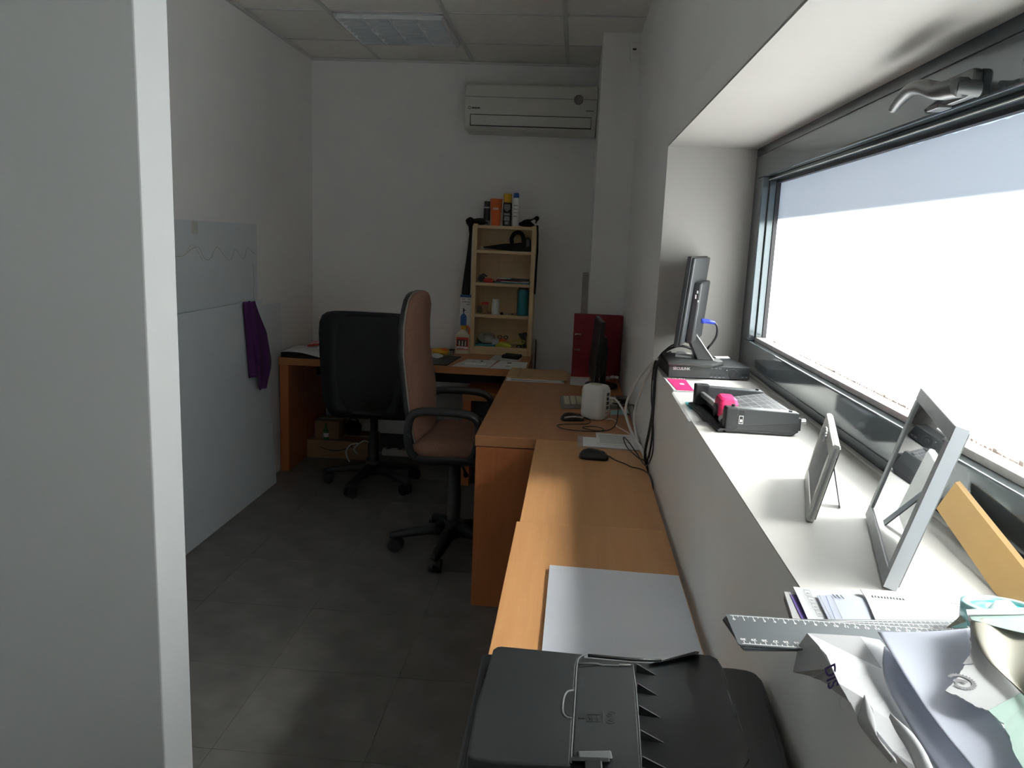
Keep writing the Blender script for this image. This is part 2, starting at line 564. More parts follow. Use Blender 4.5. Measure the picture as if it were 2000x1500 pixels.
# ------------------------------------------------------------------ the window
win = struct(MB().box(.578, .66, OY0, OY1, 1.722, OZ1).box(.578, .66, OY0, OY1, OZ0, 1.058)
             .box(.578, .66, 2.682, OY1, 1.058, 1.722).box(.578, .66, OY0, -.052, 1.058, 1.722)
             .build('window_1', 'frame', bevel=.002), 'wide grey aluminium window with frosted pane')
def sash_at(ya, yb, seed):
    s1, s0 = yb - .076, ya + .076
    so = (MB().box(.570, .650, ya, yb, 1.648, 1.719).box(.570, .650, ya, yb, 1.061, 1.133)
          .box(.570, .650, s1, yb, 1.133, 1.648).box(.570, .650, ya, s0, 1.133, 1.648)).build('sash', 'frame', win, bevel=.004, seg=3)
    bd = MB()
    bd.box(.592, .622, s0, s1, 1.133, 1.146)
    bd.box(.5895, .592, s0, s1, 1.6375, 1.6405)  # bright line of light under the top rail, built as a pale strip
    MB().box(.592, .622, s0, s1, 1.637, 1.648).build('top_bead', 'frame', so, bevel=.002)
    for y_ in (s1 - .012, s0):
        MB().box(.592, .622, y_, y_ + .012, 1.146, 1.636).build('side_bead', 'frame', so, bevel=.002)
    bd.build('glazing_bead', 'bead', so, bevel=.002)
    gk = MB()
    gk.box(.612, .624, s0 + .012, s1 - .012, 1.629, 1.637)
    gk.box(.612, .624, s1 - .019, s1 - .012, 1.146, 1.629)
    gk.build('gasket', 'gasket', so)
    MB().box(.630, .634, s0 + .004, s1 - .004, 1.136, 1.645).build('glass_pane', 'glass', so)
    # film glued to the inside of the pane, its top edge torn
    NF = 140
    rng = random.Random(seed)
    topz = []
    L = s1 - s0 - .008
    for k in range(NF + 1):
        y = s0 + .004 + L * k / NF
        g = min(.0075, max(0.0, (2.25 - y)) * .0062)
        topz.append(1.634 - g + rng.uniform(-.0012, .0012))
    MB().grid(lambda u, v: (.6275, s0 + .004 + L * u, 1.140 + (topz[int(round(u * NF))] - 1.140) * v), NF, 6, False).build('frosted_film', 'film', so)
    sl = MB()
    for k in range(180):
        y = s0 + .02 + (L - .05) * k / 180
        h = rng.choice((0, 0, .001, .002, .004)) * rng.random()
        sl.box(.6235, .6265, y, y + rng.uniform(.006, .016), 1.140, 1.1475 + h)
    sl.build('sealant_residue', 'seal', so)['kind'] = 'stuff'
    return so
so = sash_at(-.050, 2.680, 3)
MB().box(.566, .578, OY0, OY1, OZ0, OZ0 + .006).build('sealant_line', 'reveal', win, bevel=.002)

# handle on the sash top rail
h = MB()
h.prism([(.556, y, z) for y, z in rrect(1.292, 1.672, .045, .020, .011)], (.014, 0, 0))
ho = h.build('window_handle', 'handle', so, bevel=.003)
h = MB()
k0 = at(1872, 172, 0, .528)
h.cyl((.556, k0.y, k0.z), (.523, k0.y, k0.z), .012, .012)
path = bez([at(1880, 170, 0, .530), at(1862, 173, 0, .527), at(1835, 178, 0, .524), at(1805, 170, 0, .524), at(1782, 174, 0, .527), at(1760, 193, 0, .533), at(1744, 215, 0, .540)], 6)
n = len(path)
h.tube(path, [.019 - .0125 * (i / n) ** 1.8 for i in range(n)], 10, True, .75)
h.build('lever', 'handle', ho)
MB().box(.545, .568, 1.33, 1.37, 1.648, 1.656).build('catch', 'handle', ho, bevel=.002)

# ------------------------------------------------------------------ ceiling light
lt = thing('ceiling_light', 'square recessed louvre light set in the ceiling, switched off', 'light', (-1.008, 4.478, ZC))
x0, x1, y0, y1 = -1.290, -0.722, 4.188, 4.770
MB().box(x0, x1, y0, y0 + .012, ZC - .004, ZC + .011).box(x0, x1, y1 - .012, y1, ZC - .004, ZC + .011).box(x0, x0 + .012, y0, y1, ZC - .004, ZC + .011).box(x1 - .012, x1, y0, y1, ZC - .004, ZC + .011).build('frame', 'tbar', lt)
MB().box(x0 + .004, x1 - .004, y0 + .004, y1 - .004, ZC + .0085, ZC + .0115).build('reflector', 'louvre', lt)
for k in range(5):
    x = x0 + .012 + (x1 - x0 - .024) * k / 4
    MB().prism([(x - .010, y0 + .012, ZC - .004), (x + .010, y0 + .012, ZC - .004), (x + .002, y0 + .012, ZC - .030), (x - .002, y0 + .012, ZC - .030)], (0, y1 - y0 - .024, 0)).build('louvre_blade', 'louvre', lt)
for k in range(9):
    y = y0 + .02 + (y1 - y0 - .04) * k / 8
    MB().box(x0 + .012, x1 - .012, y - .0025, y + .0025, ZC - .026, ZC - .002).build('louvre_slat', 'louvre', lt)

# ------------------------------------------------------------------ air conditioner
ac = thing('air_conditioner', 'white wall air conditioner high on the back wall', 'air conditioner', (-.315, YB, 2.08))
prof = [(5.258, 2.356), (5.060, 2.356), (5.038, 2.345), (5.032, 2.20), (5.034, 2.14), (5.050, 2.095), (5.085, 2.080), (5.258, 2.076)]
MB().prism([(-.722, y, z) for y, z in prof], (.808, 0, 0)).build('housing', 'ac', ac, bevel=.010, seg=3)
MB().box(-.718, .082, 5.0285, 5.034, 2.272, 2.276).build('panel_seam', 'greyprint', ac)
fr = MB()
for a in ((-.685, .055, 2.168, 2.171), (-.685, .055, 2.104, 2.107), (-.685, -.682, 2.104, 2.171), (.052, .055, 2.104, 2.171)):
    fr.box(a[0], a[1], 5.026, 5.046, a[2], a[3])
fr.build('vent_outline', 'blackprint', ac)
MB().prism([(-.681, 5.029, 2.167), (-.681, 5.040, 2.108), (-.681, 5.049, 2.108), (-.681, 5.040, 2.167)], (.732, 0, 0)).build('vent_flap', 'ac', ac)
MB().cyl((-.029, 5.034, 2.272), (-.029, 5.022, 2.272), .029, .027, 28).build('round_button', 'discgrey', ac)
t = MB()
t.tube([(-.69 + .008 * math.cos(a * PI / 8), 5.0300, 2.208 + .008 * math.sin(a * PI / 8)) for a in range(17)], .0012, 5)
for k in range(7):
    t.box(-.676 + k * .0075, -.6705 + k * .0075, 5.0285, 5.032, 2.203, 2.211 + .002 * (k % 2))
for k in range(6):
    t.box(.018 + k * .008, .0235 + k * .008, 5.0285, 5.032, 2.205, 2.2105)
t.build('brand_print', 'blackprint', ac)['kind'] = 'stuff'

sn = thing('motion_sensor', 'small white motion sensor on the pillar near the ceiling', 'sensor', (.265, 4.481, 2.38))
MB().prism([(x, 4.440, z) for x, z in rrect(.264, 2.424, .032, .046, .014)], (0, .041, 0)).build('housing', 'white_pl', sn, bevel=.006)
MB().box(.243, .262, 4.436, 4.441, 2.428, 2.436).build('lens', 'blackprint', sn)

# ------------------------------------------------------------------ panels on the left wall
pc = thing('wall_panel', 'upper whitish sheet on left wall with brown wavy scribble', 'panel', (XL, 3.6, .4))
MB().box(XL, XL + .002, 2.6, 4.312, .45, 1.452).build('sheet', 'board', pc, bevel=.001)
sc = MB()
base = [(3.30, 1.300), (3.46, 1.292), (3.53, 1.316), (3.62, 1.330), (3.68, 1.278), (3.74, 1.275), (3.80, 1.325), (3.84, 1.322), (3.93, 1.268), (3.98, 1.272), (4.03, 1.318), (4.10, 1.275), (4.14, 1.272), (4.18, 1.325), (4.24, 1.305), (4.29, 1.29)]
sc.tube(bez([(XL + .0024, y, z) for y, z in base], 6), .0011, 5)
sc.tube(bez([(XL + .0024, 4.25, 1.24), (XL + .0024, 4.262, 1.15), (XL + .0024, 4.25, 1.09), (XL + .0024, 4.262, 1.03)], 6), .0008, 5)
sc.tube(bez([(XL + .0024, 3.50, 1.31), (XL + .0024, 3.57, 1.342), (XL + .0024, 3.66, 1.27)], 6), .0008, 5)
sc.build('scribble', 'doodle', pc)
MB().box(XL + .001, XL + .0026, 3.56, 3.62, 1.39, 1.45).build('tape_stain', 'stain', pc)

def leaning(name, label, y0, y1, xb, xt, h, thick, edge):
    o = thing(name, label, 'panel', (xb, y0, 0))
    MB().hexa([(xb, y0, .002), (xb, y1, .002), (xb - thick, y1, .002), (xb - thick, y0, .002)],
              [(xt, y0, h), (xt, y1, h), (xt - thick, y1, h), (xt - thick, y0, h)]).build('sheet', 'board', o)
    e = MB()
    r2 = random.Random(5)
    z = .03
    while z < h * .62:
        dz = r2.uniform(.006, .022)
        x = xb + (xt - xb) * z / h + .0006
        w = r2.uniform(.001, .006)
        if r2.random() < edge:
            e.hexa([(x, y1 - w, z), (x, y1 + .0005, z), (x - .004, y1 + .0005, z), (x - .004, y1 - w, z)],
                   [(x + .0004, y1 - w * .5, z + dz), (x, y1 + .0005, z + dz), (x - .004, y1 + .0005, z + dz), (x - .004, y1 - w * .5, z + dz)])
        z += dz
    if edge:
        e.build('chipped_edge', 'board_edge', o)['kind'] = 'stuff'
    return o

leaning('leaning_panel', 'rear white board leaning on left wall, reaching closer to the desk', 3.1, 4.60, -1.703, -1.724, 1.005, .010, 0)
leaning('leaning_panel', 'front white board leaning on left wall, with chipped end and cloth on it', 2.6, 4.262, -1.634, -1.706, 1.045, .010, .7)

pcl = thing('cloth', 'purple cloth hanging from the front white board', 'cloth', (-1.66, 4.1, .57))
def clothgrid(y0f, y1f, z0, z1, xo, amp, ph):
    def fn(u, v):
        z = z1 + (z0 - z1) * v
        a, b = y0f(v), y1f(v)
        xs = -1.634 - .072 * z / 1.045
        return (xs + xo + amp * math.sin(u * 9 + ph + v * 1.5) * (.4 + v) + .012 * math.sin(PI * u), a + (b - a) * u, z)
    return fn
def lerp(tab):
    def g(v):
        for (a, x), (b, y) in zip(tab, tab[1:]):
            if v <= b:
                return x + (y - x) * (v - a) / (b - a)
        return tab[-1][1]
    return g
MB().grid(clothgrid(lerp([(0, 4.03), (1, 4.05)]), lerp([(0, 4.085), (.12, 4.12), (.38, 4.22), (.72, 4.262), (.80, 4.245), (1, 4.135)]), .580, 1.050, .028, .006, 0), 22, 30).build('front_fold', 'purple', pcl, solid=.006)
MB().grid(clothgrid(lerp([(0, 3.985), (1, 3.99)]), lerp([(0, 4.07), (1, 4.08)]), .655, 1.052, .012, .005, 2), 14, 22).build('rear_fold', 'purple', pcl, solid=.006)

# ================================================================== furniture
DZ = 0.69
bk = thing('back_desk', 'wooden desk along the back wall under the pine shelf', 'desk', (-.97, 4.85, 0))
MB().box(-1.700, -.240, 4.490, 5.215, .648, DZ).build('desktop', 'desk_x', bk, bevel=.003)
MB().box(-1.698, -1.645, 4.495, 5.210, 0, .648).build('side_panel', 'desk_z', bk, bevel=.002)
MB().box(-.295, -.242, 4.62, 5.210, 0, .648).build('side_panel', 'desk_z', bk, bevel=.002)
MB().box(-1.645, -.295, 5.02, 5.038, .50, .648).build('modesty_panel', 'blk', bk)

md = thing('corner_desk', 'long wooden desk beside the window wall with router on it', 'desk', (-.03, 3.69, 0))
MB().box(-.340, .276, 2.904, 4.476, .648, DZ).build('desktop', 'desk', md, bevel=.003)
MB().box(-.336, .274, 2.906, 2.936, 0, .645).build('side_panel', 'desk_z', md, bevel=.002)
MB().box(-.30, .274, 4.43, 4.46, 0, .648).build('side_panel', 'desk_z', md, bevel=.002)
MB().box(.255, .273, 2.936, 4.43, .25, .648).build('modesty_panel', 'desk', md)

lo = thing('side_table', 'low wooden side table behind the brown chair, tucked under the desk', 'table', (-.42, 4.62, 0))
MB().box(-.598, -.31, 4.425, 4.815, .508, .55).build('tabletop', 'desk_x', lo, bevel=.002)
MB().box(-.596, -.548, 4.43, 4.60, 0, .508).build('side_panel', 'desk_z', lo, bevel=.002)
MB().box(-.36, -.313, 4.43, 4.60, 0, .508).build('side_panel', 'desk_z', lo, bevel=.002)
cpu = thing('computer_tower', 'black computer tower inside the low side table', 'computer', (-.46, 4.6, 0))
MB().box(-.535, -.42, 4.47, 4.60, .001, .50).build('case', 'blk', cpu, bevel=.006)
MB().box(-.53, -.425, 4.464, 4.471, .36, .40).build('drive_bay', 'grey_pl', cpu, bevel=.002)
MB().cyl((-.478, 4.472, .30), (-.478, 4.463, .30), .010).build('power_button', 'silver', cpu)

def table(name, label, x0, x1, y0, y1, z):
    o = thing(name, label, 'table', ((x0 + x1) / 2, (y0 + y1) / 2, 0))
    MB().box(x0, x1, y0, y1, z - .022, z).build('tabletop', 'table', o, bevel=.0015)
    for x in (x0 + .03, x1 - .03):
        for y in (y0 + .03, y1 - .03):
            MB().cyl((x, y, 0), (x, y, z - .022), .018).build('leg', 'grey_pl', o)
    return o
table('small_table', 'light wooden table holding the black mouse and loose papers', -.108, .276, 2.001, 2.900, .6895)
table('small_table', 'light wooden table nearest the viewer, under the printer', -.116, .275, .20, 1.997, .691)

# ------------------------------------------------------------------ pine shelf
sh = thing('bookshelf', 'narrow pine shelf unit standing on the back desk', 'shelf', (-.447, 5.15, DZ))
sx0, sx1, sy0, sy1 = -.645, -.249, 5.045, 5.235
MB().box(sx0, sx0 + .026, sy0, sy1, DZ + .001, 1.516).build('side_panel', 'pine', sh, bevel=.002)
MB().box(sx1 - .026, sx1, sy0, sy1, DZ + .001, 1.513).build('side_panel', 'pine', sh, bevel=.002)
SZ = [1.508, 1.354, 1.150, .948, .742]
for z in SZ:
    MB().box(sx0 + .026, sx1 - .026, sy0 + .003, sy1, z - .020, z).build('shelf_board', 'pine_x', sh, bevel=.002)
MB().box(sx0 + .026, sx1 - .026, sy0 + .004, sy0 + .020, DZ + .001, .722).build('kick_board', 'pine_x', sh)
MB().box(sx0 + .01, sx1 - .01, sy1, sy1 + .006, DZ + .001, 1.50).build('back_panel', 'pine', sh)

# ------------------------------------------------------------------ chairs
def star_base(o, cx, cy, a0, r, zhub, mt='blk', wheel=.030):
    for k in range(5):
        a = math.radians(a0 + 72 * k)
        d = Vector((math.cos(a), math.sin(a), 0))
        s = Vector((-d.y, d.x, 0))
        c = Vector((cx, cy, 0))
        p0, p1 = c + d * .025, c + d * r
        leg = MB()
        rings = []
        for t, w, zt, zb in ((0, .030, zhub + .035, zhub - .02), (.35, .026, zhub + .022, zhub - .018), (.8, .021, .100, .070), (1.0, .017, .088, .062), (1.06, .010, .082, .064)):
            p = p0 + (p1 - p0) * t
            rings.append([p - s * w + Vector((0, 0, zb)), p + s * w + Vector((0, 0, zb)), p + s * w * .9 + Vector((0, 0, zt - .008)), p + s * w * .5 + Vector((0, 0, zt)), p - s * w * .5 + Vector((0, 0, zt)), p - s * w * .9 + Vector((0, 0, zt - .008))])
        leg.loft(rings, True, True)
        lg = leg.build('base_leg', mt, o)
        w = MB()
        q = p1 + d * -.004
        b = math.radians(a0 + 72 * k + 70 + 25 * (k % 3))
        e = Vector((math.cos(b), math.sin(b), 0))
        back = Vector((-e.y, e.x, 0)) * .012
        for sg in (-1, 1):
            ctr = q + back + e * (sg * .016) + Vector((0, 0, wheel))
            w.cyl(ctr - e * .009, ctr + e * .009, wheel, wheel, 20)
        w.cyl(q + Vector((0, 0, .045)), q + Vector((0, 0, .07)), .009)
        w.cyl(q + back - e * .012 + Vector((0, 0, wheel + .012)), q + back + e * .012 + Vector((0, 0, wheel + .012)), wheel * .8)
        w.build('caster', mt, o)
    MB().lathe([(.045, zhub - .03), (.048, zhub + .02), (.040, zhub + .045)], (cx, cy, 0), 20).build('base_hub', mt, o)

bc = thing('office_chair', 'brown fabric office chair with black loop armrests, facing the desk', 'chair', (-.49, 3.45, 0))
cx, cy = -.49, 3.45
star_base(bc, cx, cy, 190, .275, .105)
MB().lathe([(.030, .13), (.032, .30), (.027, .302), (.026, .44)], (cx, cy, 0), 20).build('gas_column', 'blk', bc)
MB().box(cx - .10, cx + .10, cy - .07, cy + .07, .432, .470).build('seat_mechanism', 'blk', bc, bevel=.010)
MB().tube([(cx + .03, cy - .06, .445), (cx + .06, cy - .16, .440), (cx + .075, cy - .215, .436)], .006).cyl((cx + .075, cy - .215, .436), (cx + .08, cy - .238, .435), .010).build('height_lever', 'blk', bc)
def pad_rings(cxp, cyp, hx, hy, r, zs):
    return [[(px, py, z) for px, py in rrect(cxp, cyp, hx - ins, hy - ins, max(r - ins * .5, .02), 6)] for z, ins in zs]
MB().loft(pad_rings(-.435, 3.45, .235, .245, .07, [(.470, .045), (.472, .018), (.484, .004), (.500, 0), (.508, .004)])).build('seat_shell', 'blk', bc)
MB().loft(pad_rings(-.435, 3.45, .230, .240, .08, [(.505, .006), (.520, 0), (.545, .003), (.560, .014), (.570, .035), (.574, .075), (.575, .13)])).build('seat', 'brown', bc)
# backrest: rows of (z, back x, half width); front is padded
BR = [(.500, -.648, .150), (.53, -.654, .195), (.60, -.664, .215), (.69, -.678, .222), (.81, -.692, .226), (.93, -.706, .228), (1.05, -.708, .222), (1.12, -.703, .200), (1.16, -.700, .165), (1.178, -.697, .125), (1.186, -.694, .07)]
def back_ring(z, xb, hw, d0, d1, shrink):
    pts = []
    n = 10
    for k in range(n + 1):
        u = -1 + 2 * k / n
        pts.append((xb + d1(u), cy + u * (hw - shrink), z))
    for k in range(n + 1):
        u = 1 - 2 * k / n
        pts.append((xb + d0(u), cy + u * (hw - shrink), z))
    return pts
MB().loft([back_ring(z, xb, hw, lambda u: .004 * (1 - u * u) - .004, lambda u: .016, 0) for z, xb, hw in BR]).build('back_shell', 'blk', bc)
MB().loft([back_ring(z, xb, hw, lambda u: .015, lambda u: .021, -.003) for z, xb, hw in BR]).build('piping', 'piping', bc)
pad = [(.545, .052), (.60, .072), (.69, .082), (.76, .088), (.84, .082), (.93, .072), (1.05, .072), (1.12, .074), (1.155, .068), (1.176, .058), (1.184, .046)]
bx = lerp([(z, x) for z, x, h_ in BR])
bw = lerp([(z, h_) for z, x, h_ in BR])
MB().loft([back_ring(z, bx(z), bw(z), lambda u: .019, (lambda p: (lambda u: .030 + (p - .030) * (1 - abs(u) ** 3.2)))(p), .002) for z, p in pad]).build('backrest', 'brown', bc)
for sy in (-1, 1):
    y = cy + sy * .248
    yi = cy + sy * .20
    pts = [(-.60, yi, .480), (-.648, y - sy * .012, .520), (-.660, y, .60), (-.652, y, .665), (-.628, y, .694), (-.585, y, .704), (-.50, y, .706), (-.425, y, .702), (-.385, y, .690), (-.362, y, .660), (-.362, y, .60), (-.375, y - sy * .006, .53), (-.42, yi, .482)]
    MB().tube(bez(pts, 6), .0195, 12, True, .85).build('armrest', 'blk', bc)
    MB().cyl((-.655, y + sy * .012, .60), (-.655, y + sy * .021, .60), .008).build('arm_bolt', 'grey_pl', bc)

kc = thing('office_chair', 'black padded office chair seen from behind at back desk', 'chair', (-1.09, 4.34, 0))
cx, cy = -1.09, 4.34
star_base(kc, cx, cy, 255, .275, .100)
MB().lathe([(.028, .12), (.028, .29), (.022, .292), (.022, .42)], (cx, cy, 0), 20).build('gas_column', 'blk', kc)
MB().tube([(cx + .02, cy - .05, .43), (cx + .14, cy - .12, .44), (cx + .23, cy - .15, .43)], .007).build('height_lever', 'blk', kc)
MB().loft(pad_rings(-1.075, 4.38, .245, .235, .08, [(.425, .05), (.43, .015), (.46, 0), (.495, .004), (.515, .03), (.52, .08)])).build('seat', 'blk_soft', kc)
KB = [(.470, .16), (.476, .205), (.50, .228), (.56, .240), (.66, .248), (.80, .256), (.90, .260), (.96, .258), (.995, .245), (1.012, .222), (1.020, .18)]
def kring(z, hw, y0, y1):
    out = []
    for k in range(11):
        u = -1 + .2 * k
        out.append((-1.062 + u * hw, y0 + .020 * abs(u) ** 2.5, z))
    for k in range(11):
        u = 1 - .2 * k
        out.append((-1.062 + u * hw, y1 - .028 * abs(u) ** 3, z))
    return out
MB().loft([kring(z, hw, 4.045 + .02 * (abs(z - .75) / .27) ** 4, 4.135 + .02 * math.sin((z - .47) * 9)) for z, hw in KB]).build('backrest', 'blk_soft', kc)
MB().loft([kring(z, hw * .80, 4.036 + .02 * (abs(z - .75) / .27) ** 4, 4.062) for z, hw in KB[1:-1]]).build('back_cover', 'blk_soft', kc)
MB().tube([(cx, 4.30, .44), (cx, 4.12, .46), (cx, 4.075, .55)], .016, 8, True, .5).build('back_bracket', 'blk', kc)
for sx in (-1, 1):
    x = -1.065 + sx * .285
    MB().tube(bez([(x - sx * .06, 4.30, .46), (x, 4.29, .50), (x + sx * .008, 4.26, .60), (x + sx * .005, 4.24, .665), (x, 4.28, .684), (x, 4.38, .686), (x, 4.45, .672), (x, 4.46, .60), (x, 4.43, .52), (x - sx * .06, 4.42, .46)], 6), .018, 10, True, .8).build('armrest', 'blk', kc)

# ================================================================== things on and around the back desk
def bottle(name, label, cat, x, y, z, prof, m, group=None):
    o = thing(name, label, cat, (x, y, z), group)
    MB().lathe([(r, h) for r, h in prof], (x, y, z), 24).build('body', m, o)
    return o

# on top of the shelf
T0 = SZ[0]
o = bottle('spray_can', 'dark slim can at the left of the shelf top', 'can', -.571, 5.12, T0, [(.020, 0), (.021, .004), (.021, .105)], 'blk')
MB().lathe([(.0212, .098), (.0212, .112), (.019, .120), (.019, .148), (.017, .150)], (-.571, 5.12, T0), 24).build('cap', 'grey_pl', o)
MB().lathe([(.0214, .108), (.0214, .114)], (-.571, 5.12, T0), 24).build('band', 'silver', o)
MB().lathe([(.0214, .002), (.0214, .030)], (-.571, 5.12, T0), 24).build('label_band', 'greyprint', o)
o = bottle('plastic_cup', 'tall orange plastic cup on top of the shelf', 'cup', -.510, 5.085, T0, [(.027, 0), (.028, .003), (.038, .158), (.039, .164)], 'orange')
MB().lathe([(.0392, .158), (.0405, .161), (.0392, .165)], (-.510, 5.085, T0), 24).build('rim', 'orange', o)
t = MB()
for k in range(6):
    a = -PI / 2 + (k - 2.5) * .16
    t.box(-.510 + .0375 * math.cos(a) - .002, -.510 + .0375 * math.cos(a) + .002, 5.085 + .0375 * math.sin(a) - .0006, 5.085 + .0375 * math.sin(a) + .0006, T0 + .098, T0 + .106 + .005 * (k % 2))
t.build('cup_print', 'whiteprint', o)['kind'] = 'stuff'
o = bottle('spray_can', 'black spray can with yellow cap on the shelf top', 'can', -.440, 5.10, T0, [(.026, 0), (.0275, .004), (.0275, .138), (.024, .146)], 'blk')
MB().lathe([(.0262, .146), (.0262, .196), (.024, .200)], (-.440, 5.10, T0), 24).build('cap', 'yellow', o)
sd = MB()
sd.prism([(-.460, 5.0722, T0 + .134), (-.420, 5.0722, T0 + .134), (-.420, 5.0722, T0 + .105), (-.440, 5.0722, T0 + .088), (-.460, 5.0722, T0 + .105)], (0, .004, 0))
sd.build('shield_label', 'discgrey', o)
for a, b_, w in ((.066, .080, .019), (.034, .060, .017), (.010, .028, .012)):
    MB().box(-.440 - w, -.440 + w, 5.0718, 5.076, T0 + a, T0 + b_).build('label_block', 'greyprint', o)
o = bottle('spray_can', 'white aerosol can with blue cap on the shelf top', 'can', -.387, 5.10, T0, [(.020, 0), (.0225, .004), (.0225, .165), (.018, .176)], 'white_pl')
MB().lathe([(.0175, .174), (.0175, .198), (.013, .207)], (-.387, 5.10, T0), 24).build('cap', 'blue', o)
for k in range(4):
    MB().box(-.401, -.375 + .004 * (k % 2), 5.0772, 5.080, T0 + .06 + .022 * k, T0 + .065 + .022 * k).build('label_line', 'greyprint', o)

def lump(mb, c, sx, sy, sz, seed, n=14, m=8, amp=.18):
    r = random.Random(seed)
    ph = [r.uniform(0, 6.28) for _ in range(6)]
    rings = []
    for j in range(m + 1):
        th = PI * j / m
        ring = []
        for i in range(n):
            a = 2 * PI * i / n
            k = 1 + amp * (math.sin(2 * a + ph[0] + 2 * th) + .6 * math.sin(3 * a + ph[1]) * math.sin(2 * th + ph[2]) + .5 * math.sin(5 * a + ph[3] + 3 * th))
            s_ = max(math.sin(th), .02)
            ring.append((c[0] + sx * s_ * math.cos(a) * k, c[1] + sy * s_ * math.sin(a) * k, c[2] - sz * math.cos(th) * (1 + .3 * amp * math.sin(3 * a + ph[4]))))
        rings.append(ring)
    mb.loft(rings)
    return mb

b1 = thing('shoulder_bag', 'black nylon bag slumped over the left shelf top, strap hanging', 'bag', (-.62, 5.13, T0))
lump(MB(), (-.615, 5.125, T0 + .022), .060, .05, .022, 4).build('bag_body', 'blk_cloth', b1)
lump(MB(), (-.672, 5.09, T0 + .016), .026, .03, .030, 9).build('bag_flap', 'blk_cloth', b1)
sp = [(1.515, -.668, .030), (1.45, -.664, .018), (1.38, -.668, .022), (1.30, -.672, .030), (1.20, -.678, .042), (1.12, -.682, .052), (1.075, -.684, .055), (1.066, -.684, .050)]
MB().loft([[(x - w * .5, 5.068, z), (x + w * .5, 5.060, z), (x + w * .5, 5.072, z), (x - w * .5, 5.080, z)] for z, x, w in sp]).build('strap', 'blk_cloth', b1)
b2 = thing('camera_strap', 'black strap bundle on the right shelf top, hanging down side', 'strap', (-.29, 5.12, T0))
lump(MB(), (-.318, 5.12, T0 + .018), .052, .04, .018, 14).build('bundle', 'blk_cloth', b2)
MB().tube(bez([(-.345, 5.11, T0 + .022), (-.30, 5.10, T0 + .038), (-.262, 5.09, T0 + .055), (-.250, 5.09, T0 + .050), (-.258, 5.09, T0 + .024)], 6), [.010 + .006 * math.sin(i * .5) for i in range(25)], 8).build('buckle_fold', 'blk_cloth', b2)
sp = [(1.515, -.262, .014), (1.520, -.245, .013), (1.47, -.240, .010), (1.36, -.238, .013), (1.26, -.240, .011), (1.17, -.241, .014), (1.10, -.243, .013), (1.09, -.243, .011)]
MB().loft([[(x - w * .5, 5.064, z), (x + w * .5, 5.060, z), (x + w * .5, 5.070, z), (x - w * .5, 5.074, z)] for z, x, w in sp]).build('strap', 'blk_cloth', b2)

# top shelf
z = SZ[1]
o = thing('holster', 'black pointed holster with loop handle on the upper shelf', 'holster', (-.40, 5.12, z))
MB().prism([(-.588, 5.10, z + .020), (-.50, 5.10, z + .036), (-.455, 5.10, z + .045), (-.40, 5.10, z + .048), (-.30, 5.10, z + .062), (-.283, 5.10, z + .050), (-.283, 5.10, z + .0005), (-.40, 5.10, z + .0005), (-.588, 5.10, z + .013)], (0, .05, 0)).build('sheath', 'blk_cloth', o, bevel=.006)
MB().tube(bez([(-.400, 5.12, z + .035), (-.408, 5.115, z + .075), (-.392, 5.115, z + .108), (-.362, 5.115, z + .118), (-.338, 5.115, z + .100), (-.330, 5.12, z + .06)], 6), .013, 10).build('loop_handle', 'blk_cloth', o)
MB().prism([(-.330, 5.095, z + .085), (-.295, 5.095, z + .088), (-.284, 5.095, z + .068), (-.284, 5.095, z + .01), (-.33, 5.095, z + .01)], (0, .05, 0)).build('end_pocket', 'blk_cloth', o, bevel=.008)
for k in range(2):
    MB().box(-.309 + .010 * k, -.304 + .010 * k, 5.0935, 5.096, z + .030 + .004 * k, z + .078).build('pocket_print', 'greyprint', o)
o = thing('tape_roll', 'small cream tape roll in the upper left shelf corner', 'tape', (-.600, 5.12, z))
MB().lathe([(.008, .0005), (.019, .0005), (.021, .004), (.021, .021), (.019, .024), (.008, .024)], (-.597, 5.12, z), 20).build('roll', 'cream_pl', o)
MB().lathe([(.0083, .023), (.0083, .0255)], (-.597, 5.12, z), 16).build('core', 'card', o)

# second shelf
z = SZ[2]
o = thing('tape_dispenser', 'red tape dispenser with black wheel on the second shelf', 'dispenser', (-.55, 5.09, z))
MB().prism([(-.575, 5.075, z + .0005), (-.515, 5.075, z + .0005), (-.508, 5.075, z + .020), (-.535, 5.075, z + .028), (-.572, 5.075, z + .026)], (0, .03, 0)).build('body', 'redlab', o, bevel=.004)
MB().cyl((-.588, 5.08, z + .024), (-.588, 5.10, z + .024), .022, .022, 20).build('wheel', 'blk', o)
MB().tube([(-.600, 5.09, z + .040), (-.575, 5.088, z + .052), (-.555, 5.088, z + .036)], .006).build('lever', 'blk', o)
MB().box(-.515, -.490, 5.08, 5.10, z + .0005, z + .012).build('cutter', 'blk', o, bevel=.002)
ins = [('green booklet lying lowest on the second shelf', 'teal', -.500, -.282, .0005, .008, 0), ('white booklet in the stack on the second shelf', 'paper_f', -.46, -.282, .009, .013, 1), ('dark red notebook in the second shelf stack', 'red', -.49, -.35, .014, .021, 0), ('black booklet near the top of second shelf stack', 'blk', -.43, -.288, .022, .028, 0), ('thin white booklet topping the second shelf stack', 'paper_f', -.485, -.40, .029, .034, 0)]
for lab, m_, xa, xb, za, zb, r_ in ins:
    tag(MB().box(xa, xb, 5.055, 5.19, z + za, z + zb).build('booklet', m_), lab, 'booklet', 'booklets on the second shelf')

